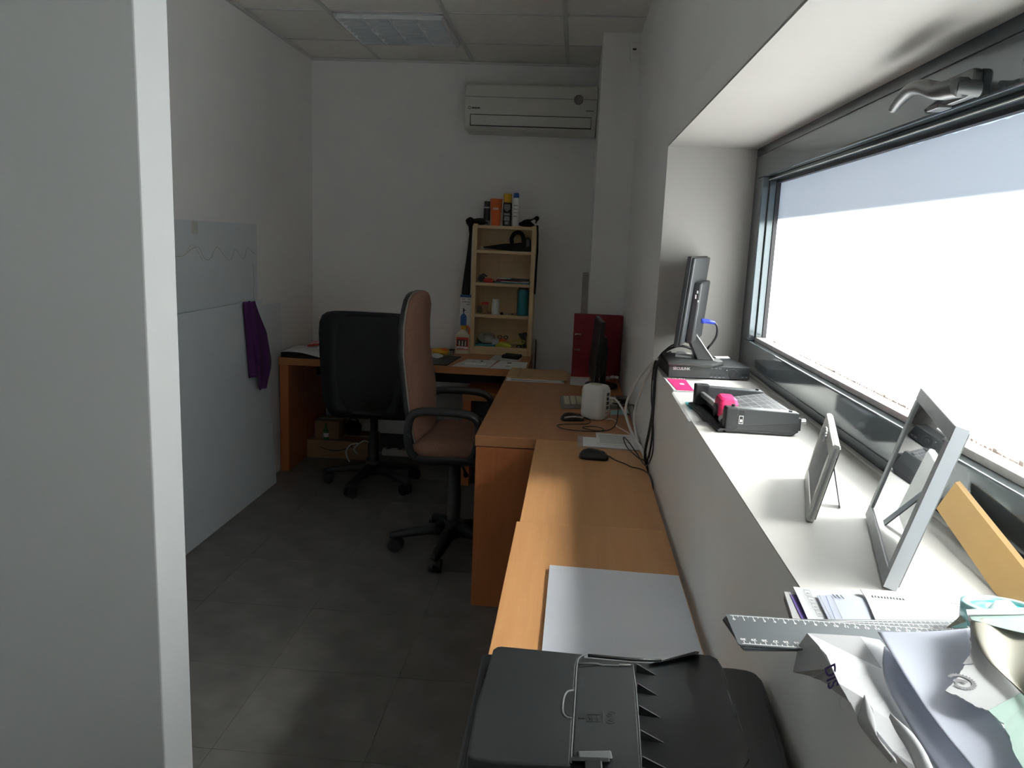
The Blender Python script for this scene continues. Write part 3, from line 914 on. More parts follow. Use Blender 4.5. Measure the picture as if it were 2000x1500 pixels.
# third shelf
z = SZ[3]
o = bottle('coffee_cup', 'brown paper cup with red lid on the third shelf', 'cup', -.562, 5.10, z, [(.018, .0005), (.019, .003), (.0225, .062)], 'card')
MB().lathe([(.0238, .060), (.0245, .066), (.0225, .074), (.020, .075)], (-.562, 5.10, z), 22).build('lid', 'redlab', o)
o = bottle('mug', 'small dim mug in the third shelf left corner', 'mug', -.598, 5.15, z, [(.016, .0005), (.020, .006), (.021, .040), (.019, .043)], 'discgrey')
MB().tube([(-.582, 5.14, z + .034), (-.572, 5.135, z + .028), (-.572, 5.135, z + .018), (-.580, 5.14, z + .011)], .003, 6).build('handle', 'discgrey', o)
o = bottle('pill_bottle', 'white screw-top jar on the third shelf', 'jar', -.492, 5.10, z, [(.024, .0005), (.026, .004), (.026, .072), (.022, .082)], 'white_pl')
MB().lathe([(.0215, .082), (.0215, .094), (.019, .097)], (-.492, 5.10, z), 24).build('cap', 'white_pl', o)
o = bottle('bottle', 'tall teal bottle at the right end of the third shelf', 'bottle', -.318, 5.10, z, [(.034, .0005), (.036, .006), (.036, .160), (.034, .166)], 'teal')
MB().lathe([(.030, .165), (.030, .178), (.024, .180)], (-.318, 5.10, z), 24).build('cap', 'grey_pl', o)
r9 = random.Random(9)
for k, (lab, m_) in enumerate((('dark bolt lying right beside the white jar', 'blk'), ('grey metal clip on the third shelf, second from jar', 'silver'), ('dark coin-like disc on third shelf, nearest teal bottle', 'grey_pl'))):
    xx = -.449 + .034 * k
    oo = MB().lathe([(.010 - .002 * k, .0005), (.011 - .002 * k, .004), (.008, .012 - .003 * k), (.004, .016 - .004 * k)], (xx, 5.085 + .01 * k, z), 12).build('hardware_bit', m_)
    tag(oo, lab, 'hardware')

# bottom shelf
z = SZ[4]
o = thing('plastic_bag', 'crumpled clear plastic bag on the lowest shelf', 'bag', (-.545, 5.12, z))
lump(MB(), (-.545, 5.125, z + .042), .066, .055, .042, 21, 18, 12, .15).build('bag_film', 'bag', o)
oo = MB().box(-.615, -.48, 5.06, 5.19, z + .0005, z + .010).build('green_folder', 'teal')
tag(oo, 'dull green folder lying under the clear bag', 'folder')
o = thing('snack_bag', 'lime and orange snack bag hanging over the lowest shelf edge', 'bag', (-.43, 5.06, z))
lump(MB(), (-.432, 5.066, z + .012), .050, .022, .024, 31, 16, 10, .16).build('bag_foil', 'lime', o)
lump(MB(), (-.440, 5.080, z + .038), .026, .016, .012, 33, 12, 8, .16).build('orange_panel', 'orange', o)
o = thing('sunglasses', 'dark sunglasses lying on the snack bag', 'glasses', (-.435, 5.10, z + .05))
for sx in (-1, 1):
    MB().tube([(-.435 + sx * .020 + .0125 * math.cos(a * PI / 6), 5.075, z + .062 + .010 * math.sin(a * PI / 6)) for a in range(13)], .003, 6).build('lens_ring', 'blk', o)
MB().tube([(-.4435, 5.075, z + .062), (-.435, 5.074, z + .066), (-.4265, 5.075, z + .062)], .0025, 6).build('bridge', 'blk', o)
o = thing('stapler', 'black folded stapler leaning at the lowest shelf right', 'stapler', (-.300, 5.12, z))
MB().prism([(-.340, 5.10, z + .085), (-.285, 5.10, z + .098), (-.280, 5.10, z + .075), (-.322, 5.10, z + .055)], (0, .03, 0)).build('arm', 'blk', o, bevel=.004)
MB().prism([(-.322, 5.10, z + .06), (-.290, 5.10, z + .07), (-.285, 5.10, z + .0005), (-.305, 5.10, z + .0005)], (0, .03, 0)).build('base', 'blk', o, bevel=.004)
o = thing('charger', 'lime cable loop with small charger on the lowest shelf', 'cable', (-.345, 5.09, z))
MB().tube(bez([(-.40, 5.075, z + .020), (-.36, 5.07, z + .042), (-.315, 5.068, z + .050), (-.296, 5.066, z + .046), (-.30, 5.066, z + .030), (-.35, 5.07, z + .022)], 6), .0035, 6).build('cord', 'lime', o)
MB().box(-.345, -.310, 5.062, 5.085, z + .0005, z + .016).build('plug', 'blk', o, bevel=.003)
MB().box(-.338, -.322, 5.060, 5.063, z + .004, z + .009).build('plug_label', 'whiteprint', o)
o = thing('blister_pack', 'small clear blister card propped on the lowest shelf', 'packet', (-.475, 5.07, z))
MB().prism([(-.503, 5.062, z + .012), (-.462, 5.058, z + .020), (-.458, 5.066, z + .055), (-.500, 5.070, z + .047)], (0, .004, 0)).build('card', 'greyprint', o)
MB().prism([(-.497, 5.059, z + .018), (-.468, 5.056, z + .024), (-.465, 5.062, z + .048), (-.494, 5.065, z + .042)], (0, -.004, 0)).build('blister', 'clear', o)

# beside the shelf
o = thing('pump_box', 'white and blue water pump box behind the jug', 'box', (-.69, 5.14, DZ))
MB().box(-.722, -.648, 5.09, 5.16, DZ + .001, 1.062).build('carton', 'white_pl', o, bevel=.002)
MB().box(-.7225, -.6475, 5.0895, 5.1605, 1.048, 1.0625).build('top_band', 'blue', o)
MB().prism([(x, 5.0895, zz) for x, zz in [(-.7165, .865), (-.677, .865), (-.677, .925), (-.685, .938), (-.693, .943), (-.694, .955), (-.700, .955), (-.701, .943), (-.709, .938), (-.7165, .925)]], (0, .002, 0)).build('bottle_picture', 'blue', o)
MB().prism([(x, 5.0893, zz) for x, zz in [(-.703, .955), (-.692, .955), (-.692, .962), (-.680, .963), (-.680, .966), (-.692, .967), (-.694, .978), (-.701, .978)]], (0, .002, 0)).build('pump_picture', 'blackprint', o)
for k, (xa, xb) in enumerate(((-.710, -.690), (-.672, -.656), (-.708, -.655), (-.682, -.655))):
    zz = (1.034, 1.034, 1.016, 1.000)[k]
    MB().box(xa, xb, 5.0893, 5.091, zz, zz + .006).build('box_print', 'greyprint', o)
o = thing('jug', 'white plastic jug with yellow cap and red label beside the shelf', 'jug', (-.69, 5.06, DZ))
MB().loft([[(px, py, DZ + zz) for px, py in rrect(-.690, 5.045, .047 - i_, .032 - i_ * .6, .014, 4)] for zz, i_ in ((.0005, .003), (.006, 0), (.105, 0), (.125, .006), (.140, .020), (.150, .030), (.158, .032))]).build('container', 'cream_pl', o)
MB().lathe([(.016, 0), (.0175, .002), (.0175, .022), (.015, .024)], (-.688, 5.045, DZ + .156), 20).build('cap', 'yellow', o)
MB().tube(bez([(-.672, 5.045, DZ + .178), (-.655, 5.045, DZ + .170), (-.650, 5.045, DZ + .140), (-.655, 5.045, DZ + .12)], 5), .006, 8).build('handle', 'orange', o)
MB().box(-.728, -.651, 5.0118, 5.014, DZ + .028, DZ + .108).build('label_panel', 'redlab', o)
MB().box(-.722, -.657, 5.0110, 5.0125, DZ + .052, DZ + .094).build('label_picture', 'blackprint', o)
for k in range(3):
    MB().prism([(-.714 + .02 * k, 5.0105, DZ + .054), (-.704 + .02 * k, 5.0105, DZ + .054), (-.705 + .02 * k, 5.0105, DZ + .086), (-.712 + .02 * k, 5.0105, DZ + .088)], (0, .001, 0)).build('label_figure', 'cream_pl', o)
MB().box(-.726, -.653, 5.0108, 5.0125, DZ + .034, DZ + .048).build('label_strip', 'whiteprint', o)
MB().box(-.722, -.680, 5.0104, 5.0118, DZ + .036, DZ + .040).build('label_text', 'blackprint', o)

# papers and small things on the back desk
def sheet(name, label, cat, pts, m, th=.0015, group=None, curl=0.0):
    """a loose sheet: outline points in x, y, z"""
    o = MB().prism(pts, (0, 0, th)).build(name, m)
    return tag(o, label, cat, group)
o = thing('document_tray', 'black document tray under papers at the left end of the back desk', 'tray', (-1.58, 4.7, DZ))
MB().box(-1.690, -1.43, 4.50, 4.86, DZ + .0005, DZ + .006).build('tray_base', 'blk', o)
MB().box(-1.690, -1.684, 4.50, 4.86, DZ + .006, DZ + .030).build('tray_side', 'blk', o)
MB().box(-1.436, -1.43, 4.56, 4.86, DZ + .006, DZ + .026).build('tray_side', 'blk', o)
MB().prism([(-1.684, 4.50, DZ + .006), (-1.45, 4.50, DZ + .006), (-1.45, 4.50, DZ + .012), (-1.684, 4.50, DZ + .030)], (0, .006, 0)).build('tray_front', 'blk', o)
def curled(name, label, cat, x0, x1, y0, y1, z, m, fn):
    o = MB().grid(lambda u, v: (x0 + (x1 - x0) * u, y0 + (y1 - y0) * v, z + fn(u, v)), 12, 10).build(name, m, solid=.0012)
    return tag(o, label, cat)
curled('paper_sheet', 'grey-white sheet drooping over the black tray', 'paper', -1.695, -1.40, 4.49, 4.80, DZ + .034, 'paper_fg', lambda u, v: -.030 * max(0, u - .45) ** 1.3 * (1 - v) * 2.2 + .004 * math.sin(6 * u))
curled('paper_sheet', 'crumpled white sheet beside the black chair on the back desk', 'paper', -1.52, -1.36, 4.62, 4.88, DZ + .042, 'paper_f', lambda u, v: .020 * math.sin(5 * u + 3 * v) * math.sin(PI * v) + .012 * v)
o = MB().prism([(-1.60, 4.70, DZ + .043), (-1.49, 4.72, DZ + .060), (-1.50, 4.84, DZ + .064), (-1.61, 4.82, DZ + .050)], (0, 0, .006)).build('red_packet', 'redlab')
tag(o, 'small red and white packet on the tray papers', 'packet')
for k in range(3):
    MB().box(-1.59 + .03 * k, -1.575 + .03 * k, 4.715 + .004 * k, 4.80, DZ + .0575 + .0035 * k, DZ + .0585 + .0045 * k).build('packet_stripe', 'whiteprint', o, world=True)

o = thing('desk_pad', 'black desk pad on the back desk right of the black chair', 'desk pad', (-.82, 4.6, DZ))
MB().prism([(-.93, 4.505, DZ + .0005), (-.705, 4.505, DZ + .0005), (-.675, 4.87, DZ + .0005), (-.91, 4.87, DZ + .0005)], (0, 0, .005)).build('pad', 'blk', o, bevel=.001)
curled('paper_sheet', 'crumpled paper lying on the black desk pad', 'paper', -.90, -.77, 4.74, 4.86, DZ + .012, 'paper_fg', lambda u, v: .008 * math.sin(7 * u + 4 * v))
o = thing('snack_packet', 'yellow and orange snack packet on the desk pad', 'packet', (-.81, 4.90, DZ))
lump(MB(), (-.81, 4.93, DZ + .022), .058, .04, .022, 41, 16, 10, .12).build('wrapper', 'yellow', o)
lump(MB(), (-.79, 4.915, DZ + .036), .026, .02, .010, 43, 12, 8, .12).build('orange_print', 'orange', o)
o = thing('calculator', 'dark calculator propped beside the yellow packet', 'calculator', (-.745, 4.90, DZ))
MB().prism([(-.762, 4.885, DZ + .0005), (-.728, 4.885, DZ + .0005), (-.722, 4.915, DZ + .042), (-.757, 4.915, DZ + .042)], (0, .008, .002)).build('case', 'grey_pl', o, bevel=.002)
for i in range(3):
    for j in range(3):
        MB().box(-.757 + .010 * i, -.750 + .010 * i, 4.884 + .007 * j, 4.887 + .007 * j, DZ + .006 + .0098 * j, DZ + .012 + .0098 * j).build('key', 'cream_pl', o)

sheet('paper_sheet', 'white printed sheet beside the desk pad on the back desk', 'paper', [(-.68, 4.505, DZ + .001), (-.46, 4.500, DZ + .001), (-.44, 4.80, DZ + .001), (-.62, 4.80, DZ + .001)], 'paper_fg')
sheet('paper_sheet', 'large white sheet at the front of the back desk below the shelf', 'paper', [(-.455, 4.500, DZ + .001), (-.252, 4.498, DZ + .001), (-.252, 4.78, DZ + .001), (-.42, 4.80, DZ + .001)], 'paper_f')
sheet('paper_sheet', 'pale grey sheet tucked below the shelf behind the wallet', 'paper', [(-.49, 4.82, DZ + .001), (-.30, 4.82, DZ + .001), (-.30, 5.02, DZ + .001), (-.48, 5.02, DZ + .001)], 'paper_fg')
o = thing('receipt_box', 'flat white card box on the sheet near the desk pad', 'box', (-.58, 4.64, DZ))
MB().prism([(-.615, 4.60, DZ + .0028), (-.535, 4.60, DZ + .0028), (-.53, 4.70, DZ + .0028), (-.60, 4.70, DZ + .0028)], (0, 0, .008)).build('carton', 'white_pl', o, bevel=.001)
MB().box(-.585, -.555, 4.65, 4.665, DZ + .0106, DZ + .0112).build('print_line', 'greyprint', o)
o = thing('wipe_pod', 'small round white dish on the back desk sheet', 'dish', (-.515, 4.56, DZ))
MB().lathe([(.026, .0028), (.031, .006), (.031, .012), (.026, .019), (.012, .022)], (-.515, 4.57, DZ), 24).build('shell', 'white_pl', o)
MB().lathe([(.0315, .008), (.0315, .010)], (-.515, 4.57, DZ), 24).build('seam', 'greyprint', o)
o = thing('memory_reader', 'small white gadget on the large sheet below the shelf', 'gadget', (-.355, 4.60, DZ))
MB().box(-.375, -.335, 4.575, 4.625, DZ + .0028, DZ + .012).build('case', 'white_pl', o, bevel=.002)
MB().box(-.370, -.340, 4.5738, 4.576, DZ + .005, DZ + .009).build('slot', 'blackprint', o)
oo = MB().box(-.372, -.345, 4.70, 4.712, DZ + .0028, DZ + .007).build('pencil_stub', 'blk')
tag(oo, 'short black stick on the large white sheet', 'pencil')
oo = MB().box(-.545, -.520, 4.72, 4.732, DZ + .0028, DZ + .007).build('pencil_stub', 'blk')
tag(oo, 'short black stick on the printed sheet near the desk pad', 'pencil')
o = thing('wallet', 'black wallet in front of the shelf on the back desk', 'wallet', (-.37, 4.95, DZ))
MB().prism([(px, py, DZ + .003) for px, py in [(-.425, 4.90), (-.315, 4.86), (-.300, 4.98), (-.405, 5.02)]], (0, 0, .020)).build('body', 'blk_soft', o, bevel=.006, seg=3)
MB().box(-.42, -.31, 4.93, 4.935, DZ + .0225, DZ + .0235).build('stitch_line', 'grey_pl', o)
oo = MB().tube([(-.228, 5.235, .78), (-.212, 4.98, .003)], .004, 6).build('thin_rod', 'grey_pl')
tag(oo, 'thin dark rod leaning beside the shelf', 'rod')

# under the back desk
o = thing('cardboard_box', 'larger cardboard parcel with curved arrow under the back desk', 'box', (-1.44, 4.95, 0))
MB().box(-1.645, -1.245, 4.815, 5.12, .001, .118).build('carton', 'card', o, bevel=.003)
MB().box(-1.643, -1.247, 4.955, 4.985, .1175, .1195).build('packing_tape', 'cream_pl', o)
def smile(x0, x1, zt, y, m, parent):
    top, bot = [], []
    for k in range(17):
        u = k / 16
        x = x0 + (x1 - x0) * u
        sag = .030 * math.sin(PI * u) ** .8
        w = .002 + .0045 * math.sin(PI * min(1, u * .9 + .1))
        top.append((x, y, zt - sag + .010 * u))
        bot.append((x, y, zt - sag - w + .010 * u))
    MB().prism(top + bot[::-1], (0, .001, 0)).build('curved_arrow', m, parent)
smile(-1.565, -1.355, .082, 4.8138, 'blackprint', o)
MB().prism([(-1.375, 4.8138, .098), (-1.345, 4.8138, .100), (-1.350, 4.8138, .074), (-1.358, 4.8138, .090)], (0, .001, 0)).build('arrow_head', 'blackprint', o)
o = thing('cardboard_box', 'smaller cardboard box stacked on the parcel under the desk', 'box', (-1.53, 4.95, .12))
MB().box(-1.605, -1.445, 4.85, 5.02, .1205, .235).build('carton', 'card', o, bevel=.003)
MB().box(-1.603, -1.447, 4.925, 4.945, .2345, .2362).build('packing_tape', 'cream_pl', o)
o = bottle('green_bottle', 'small green bottle standing on the parcel under the desk', 'bottle', -1.525, 4.832, .1205, [(.015, 0), (.0165, .004), (.0165, .055), (.008, .075), (.0065, .095), (.0075, .098), (.0075, .104)], 'green')
MB().lathe([(.0168, .018), (.0168, .045)], (-1.525, 4.832, .1205), 20).build('label_band', 'whiteprint', o)
o = thing('headset_pouch', 'dark rounded pouch on the parcel boxes under the desk', 'pouch', (-1.43, 4.97, .12))
lump(MB(), (-1.385, 4.98, .17), .055, .05, .048, 51, 16, 10, .08).build('pouch_body', 'blk_cloth', o)
MB().tube(bez([(-1.43, 4.98, .19), (-1.40, 4.97, .235), (-1.36, 4.97, .228), (-1.345, 4.98, .18)], 6), .006, 8).build('pouch_handle', 'blk_cloth', o)
o = thing('power_strip', 'white power strip on the floor under the back desk', 'power strip', (-1.06, 4.98, 0))
MB().box(-1.19, -.86, 4.95, 5.00, .001, .046).build('body', 'white_pl', o, bevel=.006)
for k in range(4):
    MB().cyl((-1.15 + .075 * k, 4.975, .0455), (-1.15 + .075 * k, 4.975, .0475), .017, .017, 16).build('socket', 'discgrey', o)
MB().tube(bez([(-1.185, 4.975, .02), (-1.24, 4.93, .018), (-1.30, 4.84, .03), (-1.33, 4.79, .075), (-1.30, 4.775, .115), (-1.26, 4.80, .135), (-1.22, 4.85, .09)], 8), .004, 8).build('power_cord', 'wire_w', o)
oo = MB().tube(bez([(-1.35, 4.76, .004), (-1.37, 4.77, .03), (-1.375, 4.775, .07), (-1.35, 4.78, .108), (-1.30, 4.78, .122)], 8), .004, 8).build('white_cable', 'wire_w')
tag(oo, 'white cable curling in front of the cardboard parcel', 'cable')
oo = MB().tube(bez([(-1.06, 5.243, .40), (-1.045, 5.243, .25), (-1.02, 5.20, .12), (-1.00, 5.06, .05), (-1.00, 4.995, .05)], 8), .003, 6).build('grey_cable', 'wire_w')
tag(oo, 'thin cable running down the wall to the power strip', 'cable')
oo = MB().box(.050, .086, 4.62, 4.632, .001, 1.256).build('wood_strip', 'plank_grey', bevel=.001)
tag(oo, 'narrow grey-brown strip standing beside the pillar', 'strip')

# ================================================================== things on the corner desk
D1 = DZ + .0005
o = thing('binder', 'dark red lever-arch binder standing against the pillar', 'binder', (.153, 4.40, DZ))
MB().box(.014, .280, 4.378, 4.384, D1, 1.036).build('front_cover', 'red', o, bevel=.001)
MB().box(.014, .280, 4.440, 4.446, D1, 1.036).build('back_cover', 'red', o, bevel=.001)
MB().box(.276, .282, 4.378, 4.446, D1, 1.036).build('spine', 'red', o, bevel=.001)
MB().box(.020, .268, 4.386, 4.438, D1 + .004, 1.012).build('paper_block', 'paper_fg', o)
for zz in (.925, .840):
    MB().prism([(x, 4.3755, z_) for x, z_ in rrect(.040, zz, .017, .0045, .0044, 4)], (0, .004, 0)).build('ring_slot', 'chrome', o)
for zz in (.925, .840):
    MB().prism([(x, 4.3745, z_) for x, z_ in rrect(.040, zz - .001, .012, .0022, .002, 3)], (0, .002, 0)).build('slot_opening', 'red', o)

o = thing('monitor', 'black monitor seen edge-on in front of the red binder', 'monitor', (.17, 4.1, DZ))
n_, f_ = Vector((.128, 3.93, 0)), Vector((.106, 4.28, 0))
d_ = (f_ - n_).normalized()
k_ = Vector((d_.y, -d_.x, 0))           # towards the window wall
def slab(mb, n0, f0, z0, z1, a, b_, lean=0.0):
    q = [n0 + k_ * a, f0 + k_ * a, f0 + k_ * b_, n0 + k_ * b_]
    mb.hexa([p + Vector((0, 0, z0)) for p in q], [p + k_ * lean + Vector((0, 0, z1)) for p in q])
    return mb
slab(MB(), n_, f_, .722, 1.040, 0, .022, .020).build('panel', 'blk', o, bevel=.003)
slab(MB(), n_ + d_ * .012, f_ - d_ * .012, .745, 1.026, -.001, .002, .018).build('screen', 'grey_pl2', o)
slab(MB(), n_ + d_ * .004, f_ - d_ * .004, 1.0385, 1.0415, .002, .020, 0).build('top_edge', 'discgrey', o).location = k_ * .020
slab(MB(), n_ + d_ * .09, f_ - d_ * .09, .76, .955, .020, .052, .014).build('rear_housing', 'blk', o, bevel=.008)
mid = (n_ + f_) * .5
MB().hexa([mid + k_ * .045 + Vector((0, -.03, D1 + .01)), mid + k_ * .045 + Vector((0, .03, D1 + .01)), mid + k_ * .075 + Vector((0, .03, D1 + .01)), mid + k_ * .075 + Vector((0, -.03, D1 + .01))],
          [mid + k_ * .058 + Vector((0, -.02, .90)), mid + k_ * .058 + Vector((0, .02, .90)), mid + k_ * .080 + Vector((0, .02, .90)), mid + k_ * .080 + Vector((0, -.02, .90))]).build('neck', 'blk', o, bevel=.003)
MB().prism([(mid.x + .055 + .085 * math.cos(a * PI / 12), mid.y + .105 * math.sin(a * PI / 12), D1) for a in range(24)], (0, 0, .012)).build('foot', 'blk', o, bevel=.003)

sheet('paper_sheet', 'white note beside the edge-on black monitor', 'paper', [(.010, 4.10, D1), (.105, 4.08, D1), (.115, 4.34, D1), (.012, 4.35, D1)], 'paper_fg', .001)
for k in range(3):
    o2 = thing('crumpled_tissue', ('crumpled tissue nearest the red binder spine', 'small crumpled tissue behind the monitor foot', 'crumpled tissue pressed against the binder front')[k], 'tissue', ((.262, .215, .243)[k], (4.345, 4.30, 4.36)[k], DZ))
    lump(MB(), ((.262, .215, .243)[k], (4.345, 4.315, 4.35)[k], DZ + .011), .015, .012, .010, 60 + k, 12, 8, .22).build('tissue', 'paper_f', o2)

o = thing('papers_stack', 'kraft envelope pile at the far left corner of the long desk', 'envelopes', (-.18, 4.3, DZ))
lay = [(-.328, -.02, 4.12, 4.44, .000, .004, 'paper_f', 0.0), (-.30, -.025, 4.12, 4.43, .0045, .007, 'blueprint', .015), (-.325, -.03, 4.125, 4.44, .0075, .011, 'paper_f', -.01), (-.305, -.012, 4.13, 4.45, .0115, .0145, 'kraft', .01), (-.325, -.005, 4.14, 4.455, .015, .018, 'kraft', -.012)]
for k, (xa, xb, ya, yb, za, zb, m_, sk) in enumerate(lay):
    MB().hexa([(xa, ya, D1 + za), (xb, ya + sk, D1 + za), (xb, yb + sk, D1 + za), (xa, yb, D1 + za)], [(xa, ya, D1 + zb), (xb, ya + sk, D1 + zb), (xb, yb + sk, D1 + zb), (xa, yb, D1 + zb)]).build('envelope' if m_ == 'kraft' else 'paper_layer', m_, o)
MB().box(-.270, -.267, 4.14, 4.45, D1 + .018, D1 + .0186).build('envelope_fold', 'card', o)

# router
o = thing('router', 'white rounded router tower on the long desk', 'router', (.12, 3.31, DZ))
rot = Matrix.Rotation(math.radians(-28), 4, 'Z')
def rr3(h, ins, z_):
    return [tuple(Vector((.120, 3.32, z_)) + rot @ Vector((px, py, 0))) for px, py in rrect(0, 0, .053 - ins, .050 - ins, .030 - ins * .4, 6)]
MB().loft([rr3(0, i_, DZ + z_) for z_, i_ in ((.0005, .016), (.004, .006), (.016, .001), (.030, 0), (.120, 0), (.134, .002), (.143, .008), (.147, .018), (.148, .030))]).build('shell', 'white_pl', o)
MB().loft([rr3(0, i_, DZ + z_) for z_, i_ in ((.1475, .026), (.1487, .027), (.1489, .034))]).build('top_inset', 'cream_pl', o)
def onr(px, py, z_):
    return tuple(Vector((.120, 3.32, z_)) + rot @ Vector((px, py, 0)))
MB().hexa([onr(.050, -.024, DZ + .022), onr(.056, -.024, DZ + .022), onr(.056, .024, DZ + .022), onr(.050, .024, DZ + .022)], [onr(.050, -.024, DZ + .128), onr(.056, -.024, DZ + .128), onr(.056, .024, DZ + .128), onr(.050, .024, DZ + .128)]).build('port_panel', 'white_pl', o, bevel=.001)
for k in range(4):
    za = DZ + .048 + .019 * k
    MB().hexa([onr(.0555, -.010, za), onr(.0575, -.010, za), onr(.0575, .010, za), onr(.0555, .010, za)], [onr(.0555, -.010, za + .013), onr(.0575, -.010, za + .013), onr(.0575, .010, za + .013), onr(.0555, .010, za + .013)]).build('port', 'grey_pl', o)
for k in range(2):
    q = onr(.0565, -.012 + .014 * k, DZ + .034)
    MB().cyl(q, tuple(Vector(q) + rot @ Vector((.002, 0, 0))), .0022, .0022, 8).build('indicator', 'redlab', o)

# keyboard
o = thing('keyboard', 'aged cream keyboard behind the white router', 'keyboard', (.10, 3.66, DZ))
MB().hexa([(-.024, 3.47, D1), (.255, 3.545, D1), (.235, 3.74, D1), (-.035, 3.66, D1)], [(-.022, 3.475, DZ + .017), (.253, 3.55, DZ + .017), (.234, 3.735, DZ + .026), (-.033, 3.655, DZ + .026)]).build('case', 'piping', o, bevel=.003)
for i in range(9):
    for j in range(4):
        u, v = (i + .25) / 9.4, (j + .3) / 4.6
        bx_ = -.018 + (.255 + .018) * u - .010 * v
        by_ = 3.482 + .070 * u + .175 * v
        MB().box(bx_, bx_ + .025, by_, by_ + .032, DZ + .017 + .009 * v, DZ + .0225 + .009 * v).build('key', 'cream_pl', o, bevel=.002, seg=1)

def mouse(name, label, c, ang, L, W, H, trim, cord):
    o = thing(name, label, 'mouse', (c[0], c[1], c[2]))
    r_ = Matrix.Rotation(ang, 4, 'Z')
    rings = []
    for t_, w_, h_ in ((-1, .30, .25), (-.93, .62, .50), (-.75, .88, .80), (-.4, 1.0, 1.0), (0, .94, .98), (.4, .90, .82), (.75, .86, .60), (.93, .70, .42), (1, .45, .28)):
        ring = []
        for k in range(14):
            a = PI * k / 13
            ring.append(tuple(Vector(c) + r_ @ Vector((t_ * L / 2, W / 2 * w_ * math.cos(a), .0005 + H * h_ * max(0.0, math.sin(a)) ** .75))))
        rings.append(ring)
    MB().loft(rings).build('shell', 'blk', o)
    q = [Vector(c) + r_ @ Vector(p) for p in ((L * .30, 0, H * .86), (L * .38, 0, H * .78))]
    ax = r_ @ Vector((0, .004, 0))
    MB().cyl(q[0] - ax - Vector((0, 0, .0075)), q[0] + ax - Vector((0, 0, .0075)), .007, .007, 14).build('scroll_wheel', 'grey_pl', o)
    MB().tube([Vector(c) + r_ @ Vector((L * .1 + L * .4 * k / 6, 0, H * (.99 - .10 * k / 6 - .38 * (k / 6) ** 2))) for k in range(6)], .0007, 5).build('button_split', 'grey_pl', o)
    if trim:
        for sg in (-1, 1):
            MB().tube([Vector(c) + r_ @ Vector((-L * .38 + L * .8 * k / 8, sg * W * .5 * (.86 + .08 * math.sin(k * .5)), H * (.45 + .18 * math.sin(PI * k / 8)))) for k in range(9)], .0035, 6).build('silver_trim', 'silver', o)
    MB().tube(bez(cord, 8), .0021, 6).build('cord', 'blk', o)
    return o
mouse('computer_mouse', 'black mouse with silver trim beside the router', (.025, 3.262, DZ), 0.15, .098, .058, .032, True,
      [(.073, 3.268, DZ + .014), (.10, 3.245, DZ + .006), (.085, 3.19, DZ + .003), (.0, 3.165, DZ + .003), (-.035, 3.13, DZ + .003), (.0, 3.075, DZ + .003), (.10, 3.06, DZ + .003), (.15, 3.09, DZ + .005), (.13, 3.13, DZ + .007), (.08, 3.13, DZ + .006), (.07, 3.10, DZ + .006), (.12, 3.07, DZ + .005), (.17, 3.10, DZ + .004), (.205, 3.20, DZ + .01), (.215, 3.30, DZ + .06), (.21, 3.42, DZ + .08), (.19, 3.56, DZ + .04)])
mouse('computer_mouse', 'plain black mouse on the light table by the window wall', (.102, 2.675, DZ), -.12, .102, .062, .034, False,
      [(.152, 2.668, DZ + .014), (.175, 2.655, DZ + .004), (.205, 2.62, DZ + .003), (.225, 2.585, DZ + .003), (.25, 2.57, DZ + .003), (.268, 2.54, DZ + .003), (.279, 2.47, DZ + .004), (.2815, 2.40, DZ - .02), (.2815, 2.33, DZ - .12)])

sheet('paper_sheet', 'white page with faint text at the back of the light table', 'paper', [(.118, 2.868, DZ + .004), (.262, 2.852, DZ + .004), (.262, 3.03, DZ + .004), (.118, 3.04, DZ + .004)], 'paper_f', .001)
pt = MB()
for k in range(9):
    pt.box(.128, .222 + .012 * ((k * 5) % 3), 2.884 + .015 * k, 2.888 + .015 * k, DZ + .0050, DZ + .0053)
tx = pt.build('page_text', 'greyprint', [q for q in col.objects if q.get('label', '').startswith('white page with faint')][0])
tx['kind'] = 'stuff'
sheet('paper_sheet', 'blank white sheet half under the text page', 'paper', [(.066, 2.83, D1 + .001), (.276, 2.82, D1 + .001), (.276, 2.96, D1 + .001), (.068, 2.97, D1 + .001)], 'paper_f', .001)
oo = MB().prism([(.045, 2.815, D1), (.281, 2.802, D1), (.281, 2.98, D1), (.048, 2.985, D1)], (0, 0, .0007)).build('plastic_sleeve', 'clear')
tag(oo, 'clear plastic sleeve under the loose pages', 'sleeve')
oo = MB().prism([(.190, 3.40, D1), (.275, 3.43, D1), (.275, 3.53, D1), (.196, 3.50, D1)], (0, 0, .0012)).build('blue_card', 'cyan_l')
tag(oo, 'pale blue card lying behind the router', 'card')
o = thing('power_adapter', 'black power adapter tangled in cables behind the router', 'adapter', (.24, 3.62, DZ))
MB().box(.225, .280, 3.60, 3.70, D1, DZ + .034).build('brick', 'blk', o, bevel=.004)
MB().tube(bez([(.25, 3.60, DZ + .02), (.24, 3.55, DZ + .03), (.25, 3.48, DZ + .01), (.27, 3.40, DZ + .006)], 6), .003, 6).build('cord', 'blk', o)

